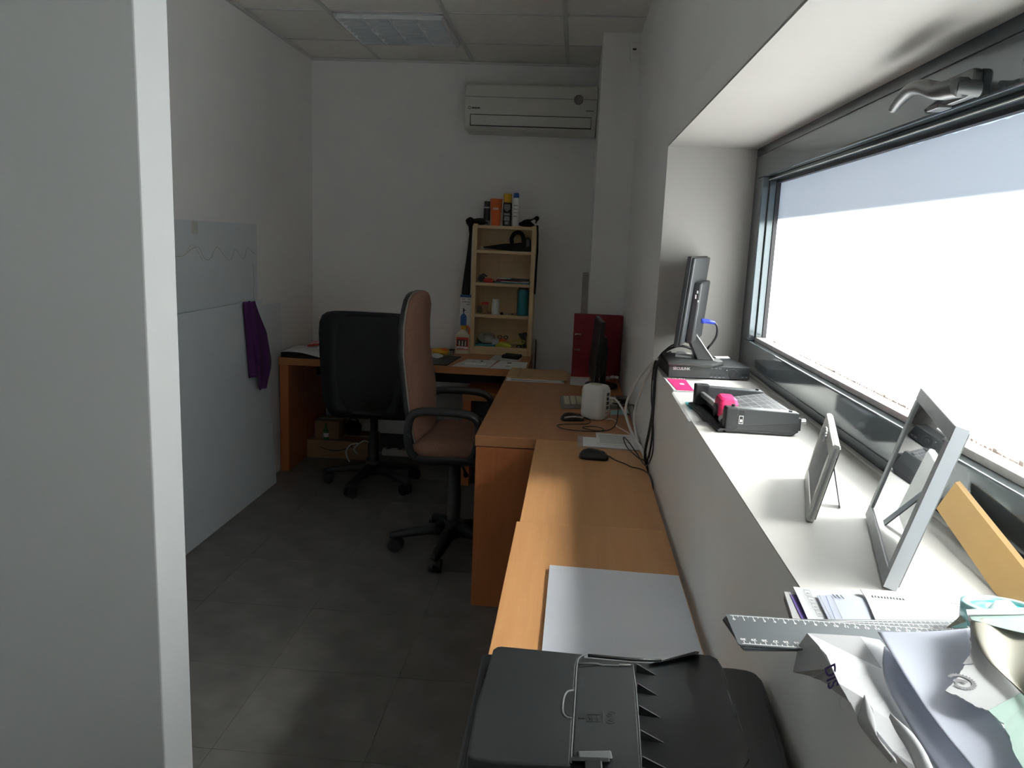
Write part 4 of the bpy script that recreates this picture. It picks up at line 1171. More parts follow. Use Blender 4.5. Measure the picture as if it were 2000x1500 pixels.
# cables falling from the sill onto the long desk
def cable(name, label, pts, r, m):
    return tag(MB().tube(bez(pts, 9), r, 8).build(name, m), label, 'cable', 'cables falling from the sill')
S = OZ0
cable('white_cable', 'outer thick white cable bulging furthest from the sill', [(.300, 2.62, S + .010), (.284, 2.66, S + .012), (.268, 2.72, S - .02), (.245, 2.84, S - .09), (.226, 2.93, S - .17), (.222, 2.96, S - .23), (.240, 2.95, S - .285), (.262, 2.90, S - .325), (.272, 2.82, DZ + .008), (.2815, 2.74, DZ - .01), (.2815, 2.66, DZ - .14)], .0050, 'wire_w')
cable('white_cable', 'inner thick white cable from the sill, straighter', [(.300, 2.60, S + .020), (.285, 2.64, S + .020), (.276, 2.70, S - .03), (.262, 2.80, S - .11), (.250, 2.87, S - .19), (.250, 2.88, S - .25), (.262, 2.84, S - .31), (.2730, 2.78, DZ + .020), (.2815, 2.72, DZ - .012), (.2815, 2.62, DZ - .15)], .0050, 'wire_w')
cable('black_cable', 'thick black cable dropping straight from the sill edge', [(.330, 2.62, S + .050), (.302, 2.60, S + .034), (.284, 2.585, S + .008), (.281, 2.58, S - .04), (.281, 2.58, S - .14), (.279, 2.60, S - .20), (.276, 2.66, S - .29), (.279, 2.68, DZ + .004), (.2815, 2.60, DZ - .13)], .0048, 'blk')
cable('black_cable', 'second black cable bowing out towards the viewer', [(.325, 2.58, S + .045), (.300, 2.57, S + .028), (.282, 2.565, S + .004), (.280, 2.55, S - .08), (.279, 2.53, S - .16), (.279, 2.52, S - .22), (.278, 2.56, S - .29), (.280, 2.62, DZ + .015), (.2815, 2.58, DZ - .12)], .0036, 'blk')
cable('black_cable', 'thin black cable looping widest near the table', [(.320, 2.56, S + .040), (.296, 2.57, S + .020), (.279, 2.62, S - .02), (.276, 2.60, S - .10), (.279, 2.54, S - .15), (.281, 2.50, S - .20), (.281, 2.50, S - .27), (.272, 2.58, DZ + .012), (.255, 2.72, DZ + .012), (.228, 2.83, DZ + .030), (.215, 2.88, DZ + .030), (.225, 2.82, DZ + .010), (.255, 2.70, DZ + .006), (.281, 2.62, DZ + .001), (.2815, 2.52, DZ - .10)], .0022, 'blk')
cable('black_cable', 'coiled black cord lying behind the router cables', [(.20, 3.44, DZ + .045), (.235, 3.36, DZ + .060), (.255, 3.22, DZ + .085), (.262, 3.08, DZ + .11), (.258, 2.98, DZ + .08), (.268, 2.92, DZ + .02), (.2815, 2.87, DZ - .002), (.2815, 2.80, DZ - .08)], .0035, 'blk')
cable('white_cable', 'white network cable running from the router ports to wall', [(.176, 3.29, DZ + .098), (.200, 3.26, DZ + .098), (.228, 3.20, DZ + .070), (.246, 3.12, DZ + .035), (.262, 3.05, DZ + .010), (.276, 2.96, DZ + .006), (.2815, 2.88, DZ - .02), (.2815, 2.78, DZ - .12)], .004, 'wire_w')
cable('white_cable', 'thin white cord with small plug in front of router', [(.165, 3.28, DZ + .006), (.190, 3.27, DZ + .012), (.208, 3.235, DZ + .008), (.206, 3.18, DZ + .004), (.235, 3.10, DZ + .004), (.265, 3.00, DZ + .004), (.2815, 2.90, DZ - .003), (.2815, 2.84, DZ - .08)], .0022, 'wire_w')

# ================================================================== things on the window sill
SZ0 = OZ0 + .0005
# video recorder
o = thing('video_recorder', 'dark grey video recorder on the far end of the sill', 'recorder', (.42, 2.50, OZ0))
MB().hexa([(.300, 2.402, SZ0 + .004), (.545, 2.425, SZ0 + .004), (.535, 2.625, SZ0 + .004), (.290, 2.602, SZ0 + .004)], [(.300, 2.402, OZ0 + .040), (.545, 2.425, OZ0 + .040), (.535, 2.625, OZ0 + .040), (.290, 2.602, OZ0 + .040)]).build('case', 'grey_pl2', o, bevel=.002)
fu = Vector((.245, .023, 0)).normalized()
fn_ = Vector((.023, -.245, 0)).normalized()
F0 = Vector((.300, 2.402, OZ0))
def fp(a, z_, out):
    return F0 + fu * a + fn_ * out + Vector((0, 0, z_))
MB().hexa([fp(0, .0035, 0), fp(.246, .0035, 0), fp(.246, .0035, .006), fp(0, .0035, .006)], [fp(0, .0405, 0), fp(.246, .0405, 0), fp(.246, .0405, .006), fp(0, .0405, .006)]).build('front_panel', 'grey_pl', o, bevel=.001)
t = MB()
put_text(t, 'SECULINK', .0115, fp(.012, .027, .0066), fu, (0, 0, 1), .02)
t.build('brand_letters', 'whiteprint', o)
c = fp(.196, .020, .006)
MB().cyl(c, c + fn_ * .0025, .0145, .0135, 28).build('control_ring', 'grey_pl2', o)
MB().cyl(c + fn_ * .002, c + fn_ * .0042, .006, .0055, 20).build('control_button', 'grey_pl', o)
c2 = fp(.170, .031, .006)
MB().cyl(c2, c2 + fn_ * .002, .0035, .0035, 14).build('infrared_window', 'blk', o)
MB().cyl(fp(.176, .031, .006), fp(.176, .031, .0075), .0012, .0012, 8).build('status_led', 'whiteprint', o)
for k in range(4):
    c3 = fp(.130 + .0125 * k, .0155, .006)
    MB().cyl(c3, c3 + fn_ * .0018, .0042, .0040, 14).build('front_button', 'grey_pl2', o)
for k in range(9):
    a_ = (.127, .1395, .152, .1645, .127, .1395, .152, .222, .234)[k]
    z_ = (.0075, .0075, .0075, .0075, .034, .034, .034, .010, .010)[k]
    MB().hexa([fp(a_, z_, .006), fp(a_ + .007, z_, .006), fp(a_ + .007, z_, .0065), fp(a_, z_, .0065)], [fp(a_, z_ + .0016, .006), fp(a_ + .007, z_ + .0016, .006), fp(a_ + .007, z_ + .0016, .0065), fp(a_, z_ + .0016, .0065)]).build('button_caption', 'greyprint', o)
for k in range(2):
    MB().hexa([fp(.222, .016, .006), fp(.242, .016, .006), fp(.242, .016, .0068), fp(.222, .016, .0068)], [fp(.222, .017 + .004 * k, .006), fp(.242, .017 + .004 * k, .006), fp(.242, .017 + .004 * k, .0068), fp(.222, .017 + .004 * k, .0068)]).build('usb_slot', 'blk', o)
for dx, dy in ((.310, 2.42), (.53, 2.44), (.305, 2.59), (.525, 2.61)):
    MB().cyl((dx, dy, SZ0), (dx, dy, SZ0 + .004), .006, .006, 10).build('rubber_foot', 'blk', o)

# small monitor on the recorder
RZ = OZ0 + .0412
o = thing('small_monitor', 'small black monitor turned away on the video recorder', 'monitor', (.40, 2.47, RZ))
nb, fb = Vector((.300, 2.335, 0)), Vector((.405, 2.715, 0))
dd = (fb - nb).normalized()
kk = Vector((dd.y, -dd.x, 0))
def mslab(n0, f0, z0, z1, a, b_, l0, l1):
    mb = MB()
    q = [n0 + kk * a, f0 + kk * a, f0 + kk * b_, n0 + kk * b_]
    mb.hexa([p + kk * l0 + Vector((0, 0, z0)) for p in q], [p + kk * l1 + Vector((0, 0, z1)) for p in q])
    return mb
Z0, Z1, LN = 1.133, 1.396, .022
mslab(nb, fb, Z0, Z1, 0, .013, 0, LN).build('bezel', 'blk', o, bevel=.002)
mslab(nb + dd * .004, fb - dd * .004, Z0 + .004, Z1 - .004, .013, .022, 0, LN).build('rear_cover', 'grey_pl', o, bevel=.003)
mslab(nb + dd * .016, fb - dd * .016, Z0 + .018, Z1 - .014, -.0006, .001, .0015, LN - .001).build('screen', 'grey_pl2', o)
mslab(nb + dd * .08, fb - dd * .09, Z0 + .004, 1.320, .022, .046, 0, .014).build('rear_housing', 'grey_pl2', o, bevel=.006)
p = nb + dd * .079
t = MB()
for k, (zz, h_) in enumerate(((1.272, .012), (1.288, .008), (1.262, .006))):
    q = p + kk * (.030 + .004 * k + .012) + Vector((0, 0, zz))
    t.add([tuple(q), tuple(q + kk * .004), tuple(q + kk * .004 + Vector((0, 0, h_))), tuple(q + Vector((0, 0, h_)))], [(0, 1, 2, 3)])
t.build('housing_logo', 'whiteprint', o)['kind'] = 'stuff'
# neck and foot
MB().hexa([(.392, 2.455, RZ + .010), (.392, 2.53, RZ + .010), (.442, 2.53, RZ + .010), (.442, 2.455, RZ + .010)],
          [(.352, 2.47, 1.165), (.352, 2.52, 1.165), (.376, 2.52, 1.172), (.376, 2.47, 1.172)]).build('neck', 'blk', o, bevel=.003)
MB().hexa([(.441, 2.4535, RZ + .012), (.441, 2.4585, RZ + .012), (.4445, 2.4585, RZ + .012), (.4445, 2.4535, RZ + .012)],
          [(.3755, 2.4685, 1.170), (.3755, 2.4735, 1.170), (.378, 2.4735, 1.171), (.378, 2.4685, 1.171)]).build('neck_trim', 'silver', o)
MB().prism([(.293, 2.372, RZ), (.425, 2.372, RZ), (.470, 2.44, RZ), (.470, 2.56, RZ), (.43, 2.60, RZ), (.300, 2.60, RZ)], (0, 0, .011)).build('foot', 'blk', o, bevel=.004)
MB().box(.443, .466, 2.44, 2.50, RZ + .0105, RZ + .013).build('foot_clip', 'silver', o, bevel=.001)
# video plug
pv = Vector((.392, 2.44, 1.205))
v = thing('video_cable', 'blue video plug and black lead behind the small monitor', 'cable', tuple(pv))
MB().hexa([pv + Vector((0, -.004, -.008)), pv + Vector((0, .012, -.008)), pv + Vector((0, .012, .006)), pv + Vector((0, -.004, .006))],
          [pv + Vector((.026, -.004, -.009)), pv + Vector((.026, .012, -.009)), pv + Vector((.026, .012, .004)), pv + Vector((.026, -.004, .004))]).build('plug', 'plugblue', v, bevel=.002)
MB().cyl(pv + Vector((.025, .004, -.003)), pv + Vector((.042, .004, -.006)), .0065, .0045, 12).build('strain_relief', 'plugblue', v)
for s_ in (-.006, .014):
    MB().cyl(pv + Vector((.004, s_, -.001)), pv + Vector((.030, s_, -.003)), .0022, .0022, 8).build('thumb_screw', 'plugblue', v)
MB().tube(bez([pv + Vector((.041, .004, -.006)), pv + Vector((.050, .008, -.018)), pv + Vector((.052, .016, -.045)), pv + Vector((.044, .03, -.070)), pv + Vector((.036, .05, -.088)), pv + Vector((.040, .12, -.112))], 8), .0035, 8).build('lead', 'blk', v)
oo = MB().tube(bez([(.375, 2.50, 1.145), (.350, 2.50, 1.128), (.325, 2.56, 1.110), (.300, 2.62, 1.072), (.289, 2.64, 1.040)], 8), .0028, 8).build('black_cable', 'blk')
tag(oo, 'black power lead running from the small monitor down to sill', 'cable', 'cables falling from the sill')
oo = MB().tube(bez([(.41, 2.61, RZ + .020), (.36, 2.60, RZ + .034), (.32, 2.61, RZ + .018), (.296, 2.625, RZ - .010), (.284, 2.64, S + .006), (.281, 2.65, S - .05)], 8), .004, 8).build('black_cable', 'blk')
tag(oo, 'black lead arching over the rear of the recorder', 'cable', 'cables falling from the sill')
o = thing('folded_note', 'folded paper note on the monitor foot', 'paper', (.35, 2.50, RZ + .012))
MB().prism([(.330, 2.50, RZ + .0115), (.378, 2.48, RZ + .0115), (.388, 2.56, RZ + .0115), (.345, 2.585, RZ + .0115)], (0, 0, .006)).build('note_block', 'paper_g', o)
MB().prism([(.332, 2.502, RZ + .018), (.360, 2.490, RZ + .022), (.370, 2.565, RZ + .022), (.346, 2.583, RZ + .018)], (0, 0, .001)).build('note_flap', 'paper', o)
oo = MB().prism([(.455, 2.49, RZ + .0135), (.500, 2.50, RZ + .014), (.500, 2.54, RZ + .014), (.455, 2.53, RZ + .0135)], (0, 0, .0015)).build('paper_slip', 'paper')
tag(oo, 'white paper slip sticking out right of the monitor foot', 'paper')

# pink note pad
o = thing('note_pad', 'pink spiral pad on the sill in front of the recorder', 'notebook', (.31, 2.26, OZ0))
MB().prism([(.290, 2.17, SZ0), (.345, 2.17, SZ0), (.345, 2.36, SZ0), (.285, 2.36, SZ0)], (0, 0, .004)).build('page_block', 'paper', o)
MB().prism([(.298, 2.172, SZ0 + .0042), (.345, 2.172, SZ0 + .0042), (.345, 2.350, SZ0 + .0042), (.292, 2.350, SZ0 + .0042)], (0, 0, .0015)).build('cover', 'pink', o)
for k in range(9):
    MB().tube([(.294 + .0058 * k, 2.345, SZ0 + .006), (.294 + .0058 * k, 2.352, SZ0 + .0095), (.294 + .0058 * k, 2.361, SZ0 + .006), (.294 + .0058 * k, 2.362, SZ0 + .001)], .0008, 5).build('spiral_ring', 'silver', o)
MB().box(.318, .330, 2.255, 2.275, SZ0 + .0058, SZ0 + .0064).build('cover_label', 'whiteprint', o)
# printed plastic sleeve under the cutter
o = thing('printed_sleeve', 'clear printed plastic sleeve under the paper cutter, over the sill edge', 'sleeve', (.30, 1.98, OZ0))
MB().prism([(.279, 1.795, SZ0), (.345, 1.795, SZ0), (.345, 2.15, SZ0), (.281, 2.15, SZ0)], (0, 0, .0008)).build('film', 'clear', o)
MB().prism([(.300, 1.93, SZ0 + .001), (.335, 1.93, SZ0 + .001), (.335, 2.02, SZ0 + .001), (.300, 2.02, SZ0 + .001)], (0, 0, .0004)).build('blue_panel', 'teal', o)
MB().prism([(.312, 1.80, SZ0 + .001), (.340, 1.80, SZ0 + .001), (.340, 1.92, SZ0 + .001), (.312, 1.92, SZ0 + .001)], (0, 0, .0004)).build('black_panel', 'blackprint', o)
for k in range(5):
    MB().box(.314, .334 - .003 * (k % 2), 1.806 + .016 * k, 1.810 + .016 * k, SZ0 + .0014, SZ0 + .0018).build('panel_text', 'greyprint', o)

# paper cutter
o = thing('paper_cutter', 'charcoal paper cutter with magenta slider on the sill', 'paper cutter', (.40, 1.83, OZ0))
cu = Vector((1, -.004, 0)).normalized()
A_ = {'nl': (.345, 1.702), 'nr': (.496, 1.699), 'fr': (.478, 1.985), 'fl': (.322, 1.985)}
def lerp2(u, v):
    n0 = Vector(A_['nl']) * (1 - u) + Vector(A_['nr']) * u
    f0 = Vector(A_['fl']) * (1 - u) + Vector(A_['fr']) * u
    return n0 * (1 - v) + f0 * v
def cp(u, v, z_):
    q = lerp2(u, v)
    return (q.x, q.y, OZ0 + z_)
def cbox(u0, u1, v0, v1, z0, z1, zu0=None, zu1=None):
    """z1 at u0 side and zu1 at u1 side"""
    zu1 = z1 if zu1 is None else zu1
    zu0 = z0 if zu0 is None else zu0
    return MB().hexa([cp(u0, v0, z0), cp(u1, v0, zu0), cp(u1, v1, zu0), cp(u0, v1, z0)], [cp(u0, v0, z1), cp(u1, v0, zu1), cp(u1, v1, zu1), cp(u0, v1, z1)])
cbox(0, 1, 0, .10, .008, .056, .008, .052).build('near_block', 'grey_pl', o, bevel=.002)
MB().hexa([cp(0, .002, .0005), cp(.93, .002, .0005), cp(.93, .98, .0005), cp(0, .98, .0005)], [cp(-.02, -.003, .010), cp(1.0, -.003, .010), cp(1.0, .99, .010), cp(-.02, .99, .010)]).build('base', 'grey_pl2', o, bevel=.003)
MB().hexa([cp(.02, -.004, .010), cp(1.0, -.004, .010), cp(1.0, .003, .010), cp(.02, .003, .010)], [cp(.02, -.004, .014), cp(1.0, -.004, .030), cp(1.0, .003, .030), cp(.02, .003, .014)]).build('lower_skirt', 'grey_pl2', o)
cbox(0, 1, .90, 1.0, .008, .056, .008, .050).build('far_block', 'grey_pl', o, bevel=.002)
MB().hexa([cp(.12, .10, .010), cp(1.0, .10, .010), cp(1.0, .90, .010), cp(.12, .90, .010)], [cp(.12, .10, .024), cp(1.0, .10, .047), cp(1.0, .90, .047), cp(.12, .90, .024)]).build('cutting_bed', 'cutmat', o, bevel=.001)
def bedz(u):
    return .024 + (.047 - .024) * (u - .12) / .88 + .0004
for u in (.34, .46, .58, .70, .82, .90, .95):
    MB().hexa([cp(u, .11, bedz(u) - .001), cp(u + .007, .11, bedz(u) - .001), cp(u + .007, .89, bedz(u) - .001), cp(u, .89, bedz(u) - .001)], [cp(u, .11, bedz(u)), cp(u + .007, .11, bedz(u)), cp(u + .007, .89, bedz(u)), cp(u, .89, bedz(u))]).build('measure_line', 'greyprint', o)
for v in (.14, .30, .46, .60, .75, .86):
    w_ = .0045
    MB().hexa([cp(.30, v, bedz(.30) - .001), cp(.95, v, bedz(.95) - .001), cp(.95, v + w_, bedz(.95) - .001), cp(.30, v + w_, bedz(.30) - .001)], [cp(.30, v, bedz(.30)), cp(.95, v, bedz(.95)), cp(.95, v + w_, bedz(.95)), cp(.30, v + w_, bedz(.30))]).build('measure_line', 'greyprint', o)
t = MB()
for k, (u, v) in enumerate(((.50, .72), (.52, .70), (.66, .60), (.64, .34), (.66, .36), (.78, .42), (.76, .66))):
    t.add([cp(u, v, bedz(u) + .0004), cp(u + .05, v + .01, bedz(u + .05) + .0004), cp(u + .05, v + .02, bedz(u + .05) + .0004), cp(u, v + .01, bedz(u) + .0004)], [(0, 1, 2, 3)])
t.build('bed_print', 'greyprint', o)['kind'] = 'stuff'
cbox(-.10, .12, -.01, 1.0, .006, .010).build('rail_base', 'grey_pl2', o, bevel=.001)
cbox(-.12, -.04, -.01, 1.0, .003, .008).build('rail_lip', 'blk', o, bevel=.001)
cbox(.02, .08, .08, .93, .030, .042).build('guide_rail', 'silver', o, bevel=.002)
cbox(.085, .125, .08, .93, .026, .036).build('guide_shoe', 'grey_pl', o, bevel=.002)
cbox(-.06, .16, .90, .985, .008, .060).build('hinge_block', 'blk', o, bevel=.003)
cbox(-.02, .16, -.012, .09, .008, .057).build('near_corner', 'grey_pl2', o, bevel=.004)
MB().hexa([cp(.14, -.006, .020), cp(.24, -.006, .020), cp(.24, .004, .020), cp(.14, .004, .020)], [cp(.14, -.006, .052), cp(.24, -.006, .052), cp(.24, .004, .052), cp(.14, .004, .052)]).build('brand_plate', 'blk', o, bevel=.001)
fr = MB()
for (a, b_, c_, e_) in ((.165, .225, .022, .0235), (.165, .225, .0385, .040), (.165, .171, .022, .040), (.219, .225, .022, .040)):
    fr.hexa([cp(a, -.008, c_), cp(b_, -.008, c_), cp(b_, -.005, c_), cp(a, -.005, c_)], [cp(a, -.008, e_), cp(b_, -.008, e_), cp(b_, -.005, e_), cp(a, -.005, e_)])
fr.hexa([cp(.180, -.0075, .026), cp(.211, -.0075, .026), cp(.211, -.005, .026), cp(.180, -.005, .026)], [cp(.180, -.0075, .032), cp(.211, -.0075, .032), cp(.211, -.005, .032), cp(.180, -.005, .032)])
fr.build('plate_emblem', 'whiteprint', o)['kind'] = 'stuff'
# magenta slider
sb = MB()
rings = []
cs = Vector(cp(.13, .30, 0))
for z_, i_ in ((.020, .004), (.024, 0), (.052, 0), (.062, .003), (.066, .008)):
    rings.append([(cs.x + px, cs.y + py, OZ0 + z_) for px, py in rrect(0, 0, .021 - i_, .034 - i_, .008, 4)])
sl_ = sb.loft(rings, True, False).build('slider', 'pink', o, bevel=.0015)
MB().cyl((cs.x - .027, cs.y - .004, OZ0 + .034), (cs.x - .020, cs.y - .004, OZ0 + .034), .0145, .0145, 24).build('slider_knob', 'blk', sl_)
MB().cyl((cs.x - .010, cs.y - .034, OZ0 + .020), (cs.x - .010, cs.y - .046, OZ0 + .016), .012, .010, 18).build('slider_wheel', 'silver', o)
for u, v in ((.06, .93), (.90, .05), (.92, .95), (.10, .05)):
    q = Vector(cp(u, v, .0535 if u > .5 else .060))
    MB().cyl(q - Vector((0, 0, .005)), q + Vector((0, 0, .0015)), .004, .004, 12).build('screw_cap', 'grey_pl2', o)
MB().hexa([cp(1.0, .02, .012), cp(1.05, .02, .012), cp(1.05, .14, .012), cp(1.0, .14, .012)], [cp(1.0, .02, .040), cp(1.05, .02, .040), cp(1.05, .14, .040), cp(1.0, .14, .040)]).build('stop_bracket', 'blk', o, bevel=.002)
q = Vector(cp(1.05, .06, .030))
MB().cyl(q, q + Vector((.012, 0, .002)), .006, .006, 14).build('stop_knob', 'silver', o)

# white photo frame
def frame_stand(name, label, cat, nb, fb, h, lean, th, wid, mf, mside, minner):
    """nb, fb: near and far bottom corners of the face on the sill; leans towards the window"""
    o = thing(name, label, cat, (nb[0], nb[1], OZ0))
    n, f_ = Vector((*nb, SZ0)), Vector((*fb, SZ0))
    d = (f_ - n).normalized()
    b_ = Vector((d.y, -d.x, 0))                      # to the back
    up = (b_ * math.sin(lean) + Vector((0, 0, 1)) * math.cos(lean)).normalized()
    bk_ = d.cross(up)
    if bk_.dot(b_) < 0:
        bk_ = -bk_
    W = (f_ - n).length
    # lift so that the back lower edge does not cut the sill
    n = n + Vector((0, 0, th * math.sin(lean)))
    def P(a, c_, e_):
        return n + d * a + up * c_ + bk_ * e_
    def bar(a0, a1, c0, c1, e0, e1):
        return MB().hexa([P(a0, c0, e0), P(a1, c0, e0), P(a1, c0, e1), P(a0, c0, e1)], [P(a0, c1, e0), P(a1, c1, e0), P(a1, c1, e1), P(a0, c1, e1)])
    for q in ((0, W, 0, wid), (0, W, h - wid, h), (0, wid, wid, h - wid), (W - wid, W, wid, h - wid)):
        bar(q[0], q[1], q[2], q[3], 0, th).build('frame_bar', mf, o, bevel=.0015)
    bar(wid - .001, W - wid + .001, wid - .001, h - wid + .001, th * .15, th * .4).build('picture_glass', minner, o)
    bar(.004, W - .004, .004, h - .004, th * .6, th + .002).build('backing_board', 'discgrey', o)
    return o, P, W, d, bk_
o, P, W, d, bk_ = frame_stand('photo_frame', 'small white photo frame standing on the sill, nearer the cutter', 'photo frame', (.359, 1.145), (.421, 1.378), .120, math.radians(12), .011, .019, 'wframe', 'wframe', 'paper_g')
MB().hexa([P(0, .1195, .001), P(W, .1195, .001), P(W, .1195, .010), P(0, .1195, .010)], [P(0, .1213, .003), P(W, .1213, .003), P(W, .1213, .008), P(0, .1213, .008)]).build('top_moulding', 'wframe', o)
MB().hexa([P(-.001, .004, .004), P(0, .004, .004), P(0, .004, .007), P(-.001, .004, .007)], [P(-.001, .116, .004), P(0, .116, .004), P(0, .116, .007), P(-.001, .116, .007)]).build('side_groove', 'paper_g', o)
q0 = P(W * .45, .085, .013)
q1 = Vector((.433, 1.228, SZ0 + .0008))
s1 = d * .011
MB().hexa([q1 - s1, q1 + s1, q1 + s1 + Vector((.002, 0, 0)), q1 - s1 + Vector((.002, 0, 0))], [q0 - s1, q0 + s1, q0 + s1 + Vector((.002, 0, 0)), q0 - s1 + Vector((.002, 0, 0))]).build('easel_leg', 'grey_pl', o)
for k in range(9):
    a = PI * k / 8
    q = P(W * .5 + .028 * math.cos(a), .104 + .012 * math.sin(a), -.004)
    MB().lathe([(.0005, -.0032), (.0024, -.0018), (.0032, 0), (.0024, .0018), (.0005, .0032)], tuple(q), 8).build('bead', 'silver', o)
mo = MB().tube([P(W * .5 + .028 * math.cos(PI * k / 12), .104 + .012 * math.sin(PI * k / 12), -.003) for k in range(13)], .0012, 6).build('bead_wire', 'chrome', o)

o, P, W, d, bk_ = frame_stand('photo_frame', 'large grey photo frame with reflecting glass on the sill', 'photo frame', (.385, .918), (.457, 1.184), .208, math.radians(14.5), .016, .019, 'gframe', 'gframe', 'mirror')
MB().hexa([P(-.0012, .0, .0005), P(0, .0, .0005), P(0, .0, .0155), P(-.0012, .0, .0155)], [P(-.0012, .208, .0005), P(0, .208, .0005), P(0, .208, .0155), P(-.0012, .208, .0155)]).build('side_face', 'gframe_side', o)
q0 = P(W * .5, .13, .022)
q1 = Vector((.462, 1.075, SZ0 + .0008))
s1 = d * .014
MB().hexa([q1 - s1, q1 + s1, q1 + s1 + Vector((.003, 0, 0)), q1 - s1 + Vector((.003, 0, 0))], [q0 - s1, q0 + s1, q0 + s1 + Vector((.003, 0, 0)), q0 - s1 + Vector((.003, 0, 0))]).build('easel_leg', 'grey_pl', o)

# amber board leaning on the window
b0, b3, b1 = Vector((.543, 1.15, 1.062)), Vector((.557, 1.135, 1.107)), Vector((.519, .93, 1.0312))
along = b1 - b0
b4 = b3 + along * 1.45
sd_ = along.cross(b3 - b0).cross(Vector((0, 0, 1))).normalized()
b2_ = b1 + sd_ * (.12 if sd_.y < 0 else -.12)
t5 = Vector((.006, 0, .0025))
o = MB()
pts = [b0, b1, b2_, b4, b3]
o.add([tuple(p) for p in pts] + [tuple(p + t5) for p in pts], [(0, 1, 2, 3, 4), (9, 8, 7, 6, 5), (0, 5, 6, 1), (1, 6, 7, 2), (2, 7, 8, 3), (3, 8, 9, 4), (4, 9, 5, 0)])
oo = o.build('amber_board', 'planks')
tag(oo, 'amber wooden board leaning against the window behind the grey frame', 'board')

# ================================================================== near table: paper stack and printer
o = thing('paper_stack', 'stack of blank white paper on the near table behind the printer', 'paper', (.13, 1.52, .691))
MB().prism([(-.020, 1.30, .6912), (.270, 1.30, .6912), (.270, 1.700, .6912), (-.017, 1.706, .6912)], (0, 0, .006)).build('lower_sheets', 'paper_a4', o)
MB().prism([(-.021, 1.30, .6975), (.263, 1.30, .6975), (.265, 1.690, .6975), (-.0195, 1.700, .6975)], (0, 0, .0035)).build('upper_sheets', 'paper_a4', o)

PT = .885
pr = thing('printer', 'black multifunction printer with paper feeder in the foreground', 'printer', (.09, .80, .691))
def P2(pts, z_):
    return [at(x, y, 2, z_) for x, y in pts]
body = P2([(1398, 1299), (1430, 1301), (1458, 1305), (1478, 1311), (1490, 1324), (1499, 1345), (1519, 1410), (1545, 1500)], .862)
body = [Vector((-.098, 1.005, .862))] + body + [Vector((.264, .62, .862)), Vector((-.098, .62, .862))]
MB().prism([tuple(p) for p in body], (0, 0, -.1705)).build('body', 'printer2', pr, bevel=.008, seg=3)
MB().box(-.099, -.094, .64, .98, .70, .78).build('paper_drawer', 'printer', pr, bevel=.003)
lid = P2([(979, 1261), (1143, 1277), (1131, 1286), (1126, 1300), (1118, 1440), (1115, 1495), (1040, 1492), (965, 1488), (925, 1482), (912, 1474), (931, 1373), (948, 1318), (963, 1267), (970, 1262)], PT)
MB().prism([tuple(p) for p in lid], (0, 0, -.022)).build('lid', 'printer', pr, bevel=.003, seg=3)
sp_ = P2([(1126, 1302), (1236, 1297), (1240, 1320), (1254, 1520), (1116, 1520)], PT - .004)
MB().prism([tuple(p) for p in sp_], (0, 0, -.018)).build('feeder_cover', 'printer', pr, bevel=.002)
sp_ = P2([(1132, 1284), (1228, 1293), (1233, 1298), (1130, 1302)], PT - .012)
MB().prism([tuple(p) for p in sp_], (0, 0, -.010)).build('feeder_slot', 'blk', pr)
MB().tube([at(1148, 1280, 2, PT), at(1234, 1288, 2, PT), at(1292, 1290, 2, PT + .002)], .0022, 6).build('slot_bar', 'printer2', pr)
MB().tube([at(1129, 1296, 2, PT - .002), at(1165, 1296, 2, PT - .002), at(1175, 1299, 2, PT - .003), at(1208, 1300, 2, PT - .003), at(1210, 1298, 2, PT - .002), at(1232, 1299, 2, PT - .002)], .0013, 6).build('slot_lip', 'printer_line', pr)
MB().tube(bez([at(1148, 1277, 2, PT), at(1134, 1283, 2, PT), at(1127, 1298, 2, PT), at(1123, 1360, 2, PT), at(1118, 1440, 2, PT), at(1115, 1490, 2, PT)], 6), .0009, 6).build('lid_edge', 'printer_line', pr)
MB().tube([at(1236, 1298, 2, PT - .004), at(1242, 1345, 2, PT - .004), at(1248, 1420, 2, PT - .004), at(1253, 1505, 2, PT - .004)], .0010, 6).build('cover_edge', 'printer_line', pr)
MB().tube(bez([at(1121, 1348, 2, PT), at(1108, 1351, 2, PT), at(1101, 1364, 2, PT), at(1099, 1388, 2, PT), at(1105, 1400, 2, PT), at(1117, 1404, 2, PT)], 6), .0014, 6).build('finger_notch', 'printer_line', pr)
sp_ = P2([(1120, 1353), (1108, 1356), (1104, 1366), (1103, 1388), (1108, 1397), (1118, 1400)], PT + .0002)
MB().prism([tuple(p) for p in sp_], (0, 0, .0003)).build('notch_hollow', 'printer2', pr)
# output tray, a plate rising to the right
tp = [(1240, 1300, .8635), (1290, 1293, .868), (1358, 1277, .876), (1384, 1280, .878), (1400, 1288, .879), (1410, 1304, .879), (1462, 1466, .879), (1463, 1482, .879), (1452, 1500, .878), (1420, 1512, .876), (1254, 1512, .8635)]
tpv = [at(x, y, 2, z_) for x, y, z_ in tp]
nn = len(tpv)
tb = MB()
tb.add([tuple(p) for p in tpv] + [tuple(p - Vector((0, 0, .004))) for p in tpv], [tuple(range(nn)), tuple(range(2 * nn - 1, nn - 1, -1))] + [((i + 1) % nn, i, nn + i, nn + (i + 1) % nn) for i in range(nn)])
tb.build('output_tray', 'printer', pr)
MB().hexa([at(1268, 1297, 2, .866), at(1356, 1278, 2, .876), at(1360, 1272, 2, .876), at(1290, 1291, 2, .866)], [at(1268, 1297, 2, .8715), at(1358, 1278, 2, .8855), at(1358, 1272, 2, .8855), at(1290, 1290, 2, .872)]).build('tray_fence', 'printer2', pr)
